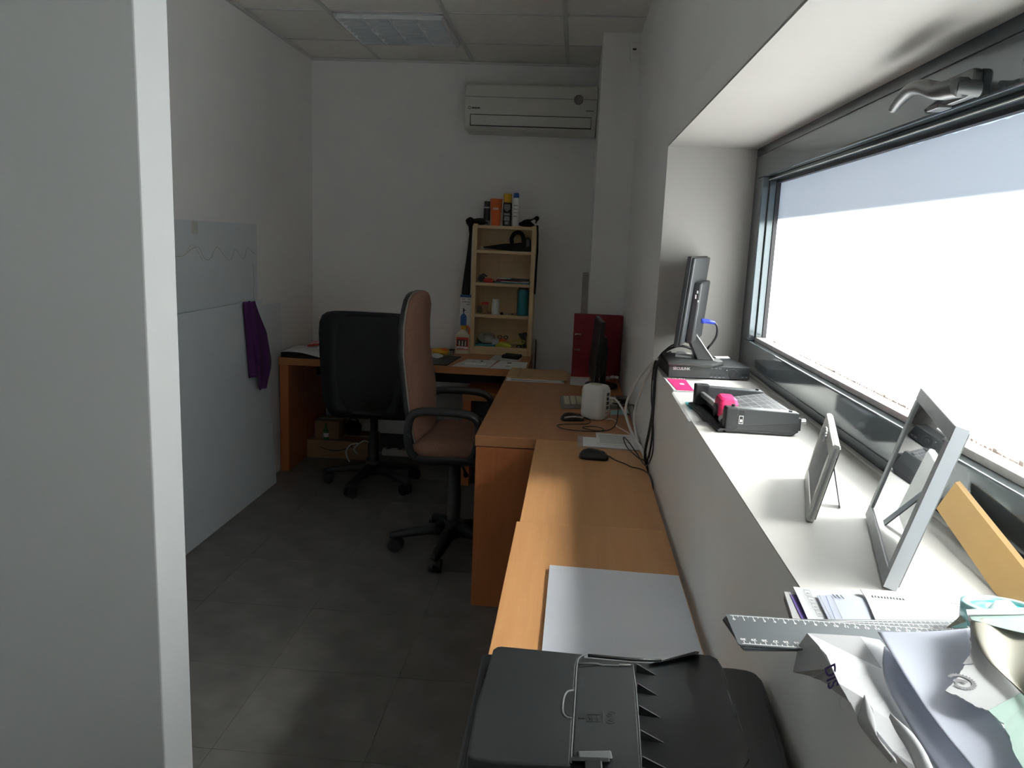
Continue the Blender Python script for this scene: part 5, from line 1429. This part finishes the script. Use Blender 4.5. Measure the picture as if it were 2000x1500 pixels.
MB().hexa([at(1357, 1278, 2, .876), at(1363, 1280, 2, .876), at(1366, 1273, 2, .876), at(1360, 1272, 2, .876)], [at(1357, 1278, 2, .888), at(1363, 1280, 2, .888), at(1366, 1273, 2, .888), at(1360, 1272, 2, .888)]).build('fence_cap', 'blk', pr)
for k, (y_, x0_, x1_) in enumerate(((1313, 1242, 1284), (1352, 1244, 1287), (1396, 1247, 1293), (1445, 1250, 1300), (1497, 1253, 1308))):
    a, b_ = at(x0_, y_, 2, .8645), at(x1_, y_ + 7, 2, .8665)
    top = a + Vector((0, 0, .0125))
    th_ = Vector((0, .0009, 0))
    MB().add([tuple(a - th_), tuple(b_ - th_), tuple(top - th_), tuple(a + th_), tuple(b_ + th_), tuple(top + th_)], [(0, 1, 2), (5, 4, 3), (0, 3, 4, 1), (1, 4, 5, 2), (2, 5, 3, 0)]).build('tray_rib', 'printer', pr)
MB().tube([at(1421, 1349, 2, .8795), at(1437, 1400, 2, .8795)], .0011, 6).build('tray_highlight', 'printer_line', pr)  # highlight on the tray groove, built as a pale bar
MB().tube([at(1385, 1280, 2, .8785), at(1400, 1288, 2, .8795), at(1410, 1304, 2, .8795), at(1462, 1466, 2, .8795)], .0006, 5).build('tray_edge', 'printer_line', pr)
# moulded symbols on the feeder cover
zi = PT - .0037
def rect_line(x0, y0, x1, y1, r=.0004):
    return MB().tube([at(x0, y0, 2, zi), at(x1, y0, 2, zi), at(x1, y1, 2, zi), at(x0, y1, 2, zi), at(x0, y0, 2, zi)], r, 5)
rect_line(1146, 1396, 1173, 1409).build('page_symbol', 'blk', pr)
for k in range(3):
    MB().tube([at(1157 + 5 * k, 1398, 2, zi), at(1157 + 5 * k, 1407, 2, zi)], .0005, 5).build('symbol_line', 'blk', pr)
MB().tube([at(1150, 1399, 2, zi), at(1153, 1406, 2, zi)], .0008, 5).build('symbol_line', 'blk', pr)
MB().tube([at(1142, 1403, 2, zi), at(1130, 1403, 2, zi), at(1135, 1399, 2, zi), at(1130, 1403, 2, zi), at(1135, 1407, 2, zi)], .0006, 5).build('arrow_symbol', 'blk', pr)
MB().tube([at(1178, 1389, 2, zi), at(1178, 1415, 2, zi)], .0004, 5).build('divider_symbol', 'printer_line', pr)
for k in range(2):
    MB().tube([at(1193 + 9 * math.cos(a * PI / 8), 1395 + 13 * k + 5 * math.sin(a * PI / 8), 2, zi) for a in range(17)], .0005, 5).build('oval_symbol', 'blk', pr)
    MB().tube([at(1188, 1394 + 13 * k, 2, zi), at(1198, 1397 + 13 * k, 2, zi)], .0006, 5).build('oval_symbol_mark', 'blk', pr)
# paper width guide
MB().hexa([at(1116, 1478, 2, PT - .003), at(1190, 1480, 2, PT - .003), at(1192, 1490, 2, PT - .003), at(1116, 1490, 2, PT - .003)], [at(1116, 1478, 2, PT + .003), at(1190, 1480, 2, PT + .003), at(1192, 1488, 2, PT + .003), at(1116, 1486, 2, PT + .003)]).build('width_guide', 'printer', pr, bevel=.001)
MB().hexa([at(1128, 1467, 2, PT - .0035), at(1194, 1466, 2, PT - .0035), at(1197, 1482, 2, PT - .0035), at(1130, 1482, 2, PT - .0035)], [at(1130, 1468, 2, PT), at(1192, 1467, 2, PT), at(1195, 1482, 2, PT + .002), at(1132, 1482, 2, PT + .002)]).build('guide_ramp', 'printer_line', pr, bevel=.001)
MB().hexa([at(1142, 1484, 2, PT - .003), at(1176, 1486, 2, PT - .003), at(1178, 1510, 2, PT - .003), at(1142, 1510, 2, PT - .003)], [at(1142, 1484, 2, PT + .006), at(1176, 1486, 2, PT + .006), at(1178, 1510, 2, PT + .006), at(1142, 1510, 2, PT + .006)]).build('guide_grip', 'printer2', pr, bevel=.0015)

# ================================================================== papers and stationery at the near end of the sill
from mathutils.geometry import tessellate_polygon
def psheet(name, label, cat, pts, m, th=.0006, parent=None, world=True):
    """a sheet with its own height at each corner: px, py, z"""
    V = [at(x, y, 2, z_) for x, y, z_ in pts]
    tri = tessellate_polygon([[Vector((x, y, 0)) for x, y, z_ in pts]])
    o = MB().add([tuple(p) for p in V], [tuple(t) for t in tri], False).build(name, m, parent, solid=th)
    return tag(o, label, cat) if parent is None else o
def patch(name, label, cat, L, Rr, m, nu=14, nv=26, bump=None, th=.0006, parent=None):
    """a curved sheet between two edge lines, each point px, py, z"""
    A = bez([at(x, y, 2, z_) for x, y, z_ in L], 8)
    B = bez([at(x, y, 2, z_) for x, y, z_ in Rr], 8)
    def smp(C, v):
        f = v * (len(C) - 1)
        i = min(int(f), len(C) - 2)
        return C[i] + (C[i + 1] - C[i]) * (f - i)
    def fn(u, v):
        p = smp(A, v) * (1 - u) + smp(B, v) * u
        if bump:
            p = p + Vector((0, 0, bump(u, v)))
        return p
    o = MB().grid(fn, nu, nv).build(name, m, parent, solid=th)
    return tag(o, label, cat) if parent is None else o

o = thing('ring_folder', 'dark folder with purple insert lowest in the sill paper pile', 'folder', (.34, .86, OZ0))
V = [at(x, y, 2, 1.0312) for x, y in ((1530, 1172), (1700, 1178), (1730, 1275), (1560, 1270))]
MB().prism([tuple(p) for p in V], (0, 0, .006)).build('cover', 'grey_pl', o, bevel=.001)
V = [at(x, y, 2, 1.0375) for x, y in ((1531, 1162), (1700, 1168), (1730, 1265), (1562, 1260))]
MB().prism([tuple(p) for p in V], (0, 0, .004)).build('page_block', 'paper_g', o)
V = [at(x, y, 2, 1.0418) for x, y in ((1543, 1162), (1600, 1164), (1640, 1240), (1568, 1215))]
MB().prism([tuple(p) for p in V], (0, 0, .0006)).build('purple_insert', 'purple_print', o)

o = psheet('form_sheet', 'white form with boxed labels on the sill paper pile', 'paper', [(1549, 1146, 1.046), (1695, 1163, 1.046), (1760, 1290, 1.046), (1610, 1280, 1.044)], 'paper')
for k in range(4):
    x_, y_ = 1569 + 7.5 * k, 1152 + 13.5 * k
    z_ = 1.0470
    MB().tube([at(x_, y_, 2, z_), at(x_ + 12, y_ + 1, 2, z_), at(x_ + 17, y_ + 12, 2, z_), at(x_ + 6, y_ + 11, 2, z_), at(x_, y_, 2, z_)], .00022, 4).build('form_box', 'greyprint', o)
    MB().tube([at(x_ + 6, y_ + 6, 2, z_), at(x_ + 12, y_ + 7, 2, z_)], .0005, 4).build('form_mark', 'greyprint', o)
o = psheet('letter_sheet', 'bluish white letter with thin lines on the sill pile', 'paper', [(1595, 1164, 1.048), (1648, 1160, 1.049), (1702, 1172, 1.0495), (1765, 1285, 1.049), (1650, 1275, 1.048)], 'paper_b')
for k, (x_, y_, x2, y2, m_) in enumerate(((1600, 1162, 1625, 1212, 'greyprint'), (1613, 1164, 1632, 1212, 'blueprint'), (1628, 1170, 1645, 1208, 'greyprint'))):
    MB().tube([at(x_, y_, 2, 1.0500), at(x2, y2, 2, 1.0500)], .0003, 4).build('ruled_line', m_, o)
for k in range(3):
    MB().tube([at(1626 + 8 * k, 1161 + k, 2, 1.0505), at(1632 + 8 * k, 1167 + k, 2, 1.0505)], .0008, 4).build('stamp_mark', 'greyprint', o)
o = psheet('envelope', 'long white envelope with dark address strip on the sill pile', 'envelope', [(1680, 1151, 1.052), (1930, 1167, 1.052), (1945, 1178, 1.052), (1905, 1240, 1.052), (1860, 1290, 1.052), (1740, 1280, 1.052), (1692, 1170, 1.052)], 'paper', .0012)
for k in range(11):
    MB().tube([at(1704 + 6 * k, 1163.5 + .55 * k, 2, 1.0528), at(1705 + 6 * k, 1166.5 + .55 * k, 2, 1.0528)], .0010, 4).build('address_mark', 'greyprint', o)
for k in range(2):
    MB().tube([at(1855 + 14 * k, 1178 + 6 * k, 2, 1.0528), at(1880, 1181 + 5 * k, 2, 1.0528)], .0003, 4).build('return_line', 'greyprint', o)

# rulers
def ruler(name, label, a_, b_, z_, digits):
    A = at(a_[0], a_[1], 2, z_)
    B = at(b_[0], b_[1], 2, z_)
    u = (B - A).normalized()
    w = Vector((u.y, -u.x, 0))
    W_, L_ = .062, .312
    o = thing(name, label, 'ruler', tuple(A), 'rulers on the sill')
    def R(a, b, c):
        return A + u * a + w * b + Vector((0, 0, c))
    MB().prism([tuple(R(a, b, 0)) for a, b in ((.002, 0), (L_, 0), (L_, W_), (.002, W_), (0, W_ - .002), (0, .002))], (0, 0, -.0012)).build('blade', 'steel', o)
    e = MB()
    e.prism([tuple(R(a, b, .0001)) for a, b in ((.004, .0022), (L_ - .004, .0022), (L_ - .004, .0032), (.004, .0032))], (0, 0, .0001))
    e.prism([tuple(R(a, b, .0001)) for a, b in ((.004, W_ - .0032), (L_ - .004, W_ - .0032), (L_ - .004, W_ - .0022), (.004, W_ - .0022))], (0, 0, .0001))
    for k in range(31):
        for q in range(2):
            x = .006 + .0099 * k + .00495 * q
            if x > L_ - .004:
                continue
            l_ = .0055 if q == 0 else .0030
            e.prism([tuple(R(a, b, .0001)) for a, b in ((x, .003), (x + .0006, .003), (x + .0006, .003 + l_), (x, .003 + l_))], (0, 0, .0001))
            e.prism([tuple(R(a, b, .0001)) for a, b in ((x, W_ - .003 - l_), (x + .0006, W_ - .003 - l_), (x + .0006, W_ - .003), (x, W_ - .003))], (0, 0, .0001))
    e.build('scale_ticks', 'whiteprint', o)['kind'] = 'stuff'
    t = MB()
    for k in digits:
        put_text(t, str(k), .0052, R(.0063 + .0099 * k, .0125, .00025), u, -w, .03, True)
        put_text(t, str(30 - k), .0052, R(.0063 + .0099 * k, W_ - .0125, .00025), -u, w, .03, True)
    if digits:
        t.build('scale_numbers', 'whiteprint', o)['kind'] = 'stuff'
    return o
ruler('ruler', 'lowest grey ruler of the fanned stack, tilted most', (1410, 1208), (1860, 1211), 1.0565, range(0, 31))
ruler('ruler', 'middle grey ruler of the fanned stack on the sill', (1413, 1204), (1860, 1219), 1.0585, range(0, 31))
ruler('ruler', 'top grey ruler with white scale, overhanging the sill', (1417, 1199), (1845, 1228), 1.0605, range(0, 31))

# torn envelope hanging over the sill edge
o = thing('torn_envelope', 'torn white envelope lying open over the rulers', 'envelope', tuple(at(1640, 1300, 2, 1.05)))
FV = [(1577, 1237, 1.070), (1680, 1243, 1.071), (1718, 1250, 1.063), (1729, 1262, 1.064), (1724, 1308, 1.057), (1614, 1280, 1.074), (1638, 1335, 1.070), (1662, 1374, 1.064),
      (1690, 1366, 1.067), (1677, 1407, 1.058), (1704, 1385, 1.069), (1716, 1462, 1.056), (1712, 1428, 1.065), (1735, 1483, 1.055), (1745, 1468, 1.062), (1790, 1505, 1.056), (1830, 1560, 1.060), (1742, 1358, 1.060), (1800, 1450, 1.062), (1880, 1560, 1.066)]
FF = [(0, 1, 4, 5), (1, 2, 3, 4), (5, 4, 6), (6, 4, 17, 8), (6, 8, 7), (8, 17, 10), (10, 17, 18, 12), (12, 18, 14), (14, 18, 19, 16), (13, 14, 16, 15), (11, 12, 14, 13), (7, 8, 9)]
MB().add([tuple(at(*q[:2], 2, q[2])) for q in FV], FF).build('bright_side', 'paper', o, solid=.0006, bevel=0)
fl_ = psheet('printed_flap', '', '', [(1577, 1237, 1.0715), (1600, 1262, 1.0735), (1625, 1305, 1.0715), (1660, 1372, 1.0655), (1648, 1362, 1.058), (1630, 1350, 1.054), (1617, 1337, 1.050), (1603, 1328, 1.048), (1589, 1324, 1.046), (1582, 1320, 1.044), (1570, 1317, 1.042), (1549, 1313, 1.040), (1555, 1285, 1.050), (1562, 1258, 1.061)], 'paper_g', .0006, o)
q0, q1, q2 = at(1612, 1307, 2, 1.066), at(1623, 1372, 2, 1.0520), at(1628, 1309, 2, 1.0695)
lift = Vector((-.003, -.004, .006)).normalized() * .004
u_ = (q1 - q0).normalized()
v_ = (q2 - q0)
v_ = (v_ - u_ * v_.dot(u_)).normalized()
t = MB()
put_text(t, 'DIS', .0155, q0 + lift, u_, v_, .02)
t.build('large_letters', 'purple_print', o)
t = MB()
put_text(t, 'Eco-env', .0046, at(1603, 1304, 2, 1.062) + lift, u_, v_, .01)
t.build('small_letters', 'greyprint', o)['kind'] = 'stuff'
patch('folded_end', '', '', [(1686, 1366, 1.066), (1677, 1392, 1.061), (1676, 1410, 1.058), (1697, 1440, 1.056), (1740, 1490, 1.054)], [(1690, 1366, 1.067), (1704, 1388, 1.068), (1711, 1420, 1.067), (1716, 1445, 1.066), (1752, 1492, 1.064)], 'paper_g', 8, 14, lambda u, v: .004 * math.sin(PI * u), parent=o)
MB().lathe([(.0005, -.006), (.006, -.004), (.007, 0), (.006, .004), (.0005, .006)], tuple(at(1658, 1376, 2, 1.056)), 12).build('clear_button', 'clear', o)

patch('white_strip', 'curled white paper strip in front of the torn envelope', 'paper', [(1737, 1401, 1.083), (1752, 1432, 1.083), (1775, 1470, 1.082), (1800, 1530, 1.081)], [(1740, 1401, 1.083), (1774, 1424, 1.087), (1805, 1465, 1.088), (1835, 1530, 1.088)], 'paper', 8, 16, lambda u, v: .003 * math.sin(PI * u))
patch('inner_sheet', 'shaded bluish sheet tucked below the folded blue-white sheet', 'paper', [(1727, 1262, 1.070), (1724, 1300, 1.070), (1735, 1345, 1.070), (1790, 1440, 1.070), (1850, 1530, 1.070)], [(1760, 1262, 1.074), (1790, 1320, 1.074), (1830, 1385, 1.074), (1890, 1460, 1.074), (1960, 1540, 1.074)], 'paper_b', 10, 18, lambda u, v: -.004 * math.sin(PI * u))
patch('folded_sheet', 'large folded blue-white sheet in the near paper pile', 'paper', [(1714, 1234, 1.080), (1728, 1256, 1.082), (1762, 1310, 1.083), (1800, 1370, 1.084), (1850, 1440, 1.085), (1905, 1505, 1.086), (1950, 1560, 1.086)],
      [(1896, 1227, 1.094), (1899, 1250, 1.094), (1905, 1290, 1.093), (1915, 1350, 1.093), (1960, 1420, 1.094), (2000, 1490, 1.096), (2030, 1560, 1.097)], 'paper_b', 18, 28,
      lambda u, v: -.006 * math.sin(PI * u) * (.3 + math.sin(4.2 * v) ** 2))

# torn wrapper with a seal, and the tape roll behind it
o = thing('torn_wrapper', 'torn packet wrapper with round frog seal at the right edge', 'wrapper', tuple(at(1930, 1320, 2, 1.09)))
rg = random.Random(12)
edge = [(1889, 1200, 1.110), (1893, 1215, 1.108), (1897, 1232, 1.106), (1895, 1247, 1.104), (1899, 1262, 1.103), (1893, 1282, 1.102), (1886, 1296, 1.101), (1874, 1318, 1.100), (1862, 1334, 1.099), (1846, 1350, 1.098)]
low = [(1858, 1356, 1.098), (1870, 1358, 1.098), (1885, 1368, 1.098), (1905, 1380, 1.098), (1930, 1388, 1.098)]
def jag(pts, amp):
    out = []
    for (x0, y0, z0), (x1, y1, z1) in zip(pts, pts[1:]):
        for k in range(4):
            s_ = k / 4
            out.append((x0 + (x1 - x0) * s_ + rg.uniform(-amp, amp), y0 + (y1 - y0) * s_ + rg.uniform(-amp, amp), z0 + (z1 - z0) * s_))
    out.append(pts[-1])
    return out
pa, pb_, pc_ = at(1889, 1200, 2, 1.110), at(1846, 1350, 2, 1.098), at(1998, 1355, 2, 1.100)
pn = (pb_ - pa).cross(pc_ - pa).normalized()
if pn.z < 0:
    pn = -pn
def onplane(x, y, lift=0.0):
    c0 = Vector((0, 0, CAMZ))
    d0 = at(x, y, 2, 1.0) - c0
    return c0 + d0 * ((pa + pn * lift - c0).dot(pn) / d0.dot(pn))
outl = [(q[0], q[1]) for q in jag(edge, 1.3) + jag(low, 1.0)] + [(1998, 1355), (2030, 1330), (2030, 1195)]
MB().add([tuple(onplane(x, y)) for x, y in outl], [tuple(t_) for t_ in tessellate_polygon([[Vector((x, y, 0)) for x, y in outl]])]).build('white_card', 'paper_g', o, solid=.0008)
patch('beige_panel', '', '', [(1896, 1212, 1.1125), (1903, 1250, 1.1095), (1925, 1292, 1.108), (1960, 1325, 1.107), (2005, 1358, 1.107)], [(2040, 1225, 1.118), (2040, 1260, 1.118), (2040, 1300, 1.117), (2040, 1340, 1.116), (2045, 1385, 1.115)], 'beige', 12, 14, lambda u, v: .003 * math.sin(7 * u + 3 * v), parent=o)
psheet('mint_band', '', '', [(1892, 1201, 1.1145), (2040, 1198, 1.121), (2040, 1246, 1.121), (1960, 1228, 1.1172), (1898, 1211, 1.1145)], 'mint', .0006, o)
psheet('white_rim', '', '', [(1887, 1191, 1.116), (2040, 1186, 1.122), (2040, 1199, 1.122), (1889, 1201, 1.116)], 'paper', .0008, o)
lowr = [(1930, 1388, 1.1005), (1960, 1415, 1.1005), (1972, 1440, 1.1005), (1980, 1470, 1.1005), (1997, 1500, 1.1005), (2010, 1540, 1.1005)]
psheet('mint_flap', '', '', jag(lowr, 1.2) + [(2060, 1540, 1.104), (2060, 1320, 1.106), (1998, 1352, 1.1025)], 'mint', .0008, o)
sc_ = onplane(1878, 1331, .0012)
pu = (onplane(1900, 1331, .0012) - sc_).normalized()
pv_ = pn.cross(pu)
n_t = 26
N2 = n_t * 2
outer, inner = [], []
for k in range(N2):
    a = 2 * PI * k / N2
    r_ = .0108 if k % 2 == 0 else .0092
    outer.append(tuple(sc_ + pu * (r_ * math.cos(a)) + pv_ * (r_ * math.sin(a))))
    inner.append(tuple(sc_ + pu * (.0070 * math.cos(a)) + pv_ * (.0070 * math.sin(a))))
MB().add(outer + inner, [(k, (k + 1) % N2, N2 + (k + 1) % N2, N2 + k) for k in range(N2) if not (19 < k < 30)]).build('seal_ring', 'sealgrey', o)
frog = [(-.0062, .0006), (-.0045, .0030), (-.0020, .0036), (.0005, .0030), (.0034, .0014), (.0050, -.0006), (.0040, -.0014), (.0016, -.0006), (.0012, -.0034), (-.0004, -.0036), (-.0008, -.0008), (-.0034, -.0010), (-.0050, -.0032), (-.0062, -.0028), (-.0052, -.0006)]
MB().add([tuple(sc_ + pu * x + pv_ * y) for x, y in frog], [tuple(t_) for t_ in tessellate_polygon([[Vector((x, y, 0)) for x, y in frog]])]).build('seal_frog', 'sealgrey', o)
MB().add([tuple(onplane(x, y, .001)) for x, y in ((1892, 1281), (1902, 1297), (1880, 1297))], [(0, 1, 2)]).build('torn_notch', 'sealgrey', o)

o = thing('tape_roll', 'turquoise ringed tape roll on the sill pile at right edge', 'tape', tuple(at(1952, 1200, 2, 1.054)))
c = at(1957, 1206, 2, 1.086)
mxr = Matrix.Translation(c) @ Matrix.Rotation(math.radians(-8), 4, 'X')
def ringm(r0, r1, z0, z1, n=36):
    return MB().lathe([(r0, z0), (r1, z0), (r1, z1), (r0, z1), (r0, z0)], (0, 0, 0), n, mxr)
ringm(.028, .0355, -.008, .011).build('tape_band', 'cyan_l', o)
ringm(.017, .0285, -.010, .008).build('turquoise_ring', 'cyan', o)
ringm(.006, .0175, -.010, .004).build('hub', 'cyan_l', o)
MB().tube([mxr @ Vector(p) for p in ((-.014, -.006, .006), (-.004, 0, .012), (.006, .004, .012), (.014, .008, .006))], .0045, 8).build('hub_bar', 'white_pl', o)
psheet('tape_tail', '', '', [(1886, 1192, 1.088), (1886, 1228, 1.078), (1849, 1226, 1.070), (1868, 1210, 1.078)], 'beige', .0006, o)
psheet('tape_tail_edge', '', '', [(1888, 1214, 1.0835), (1890, 1226, 1.0815), (1858, 1225, 1.075)], 'cyan_l', .0006, o)
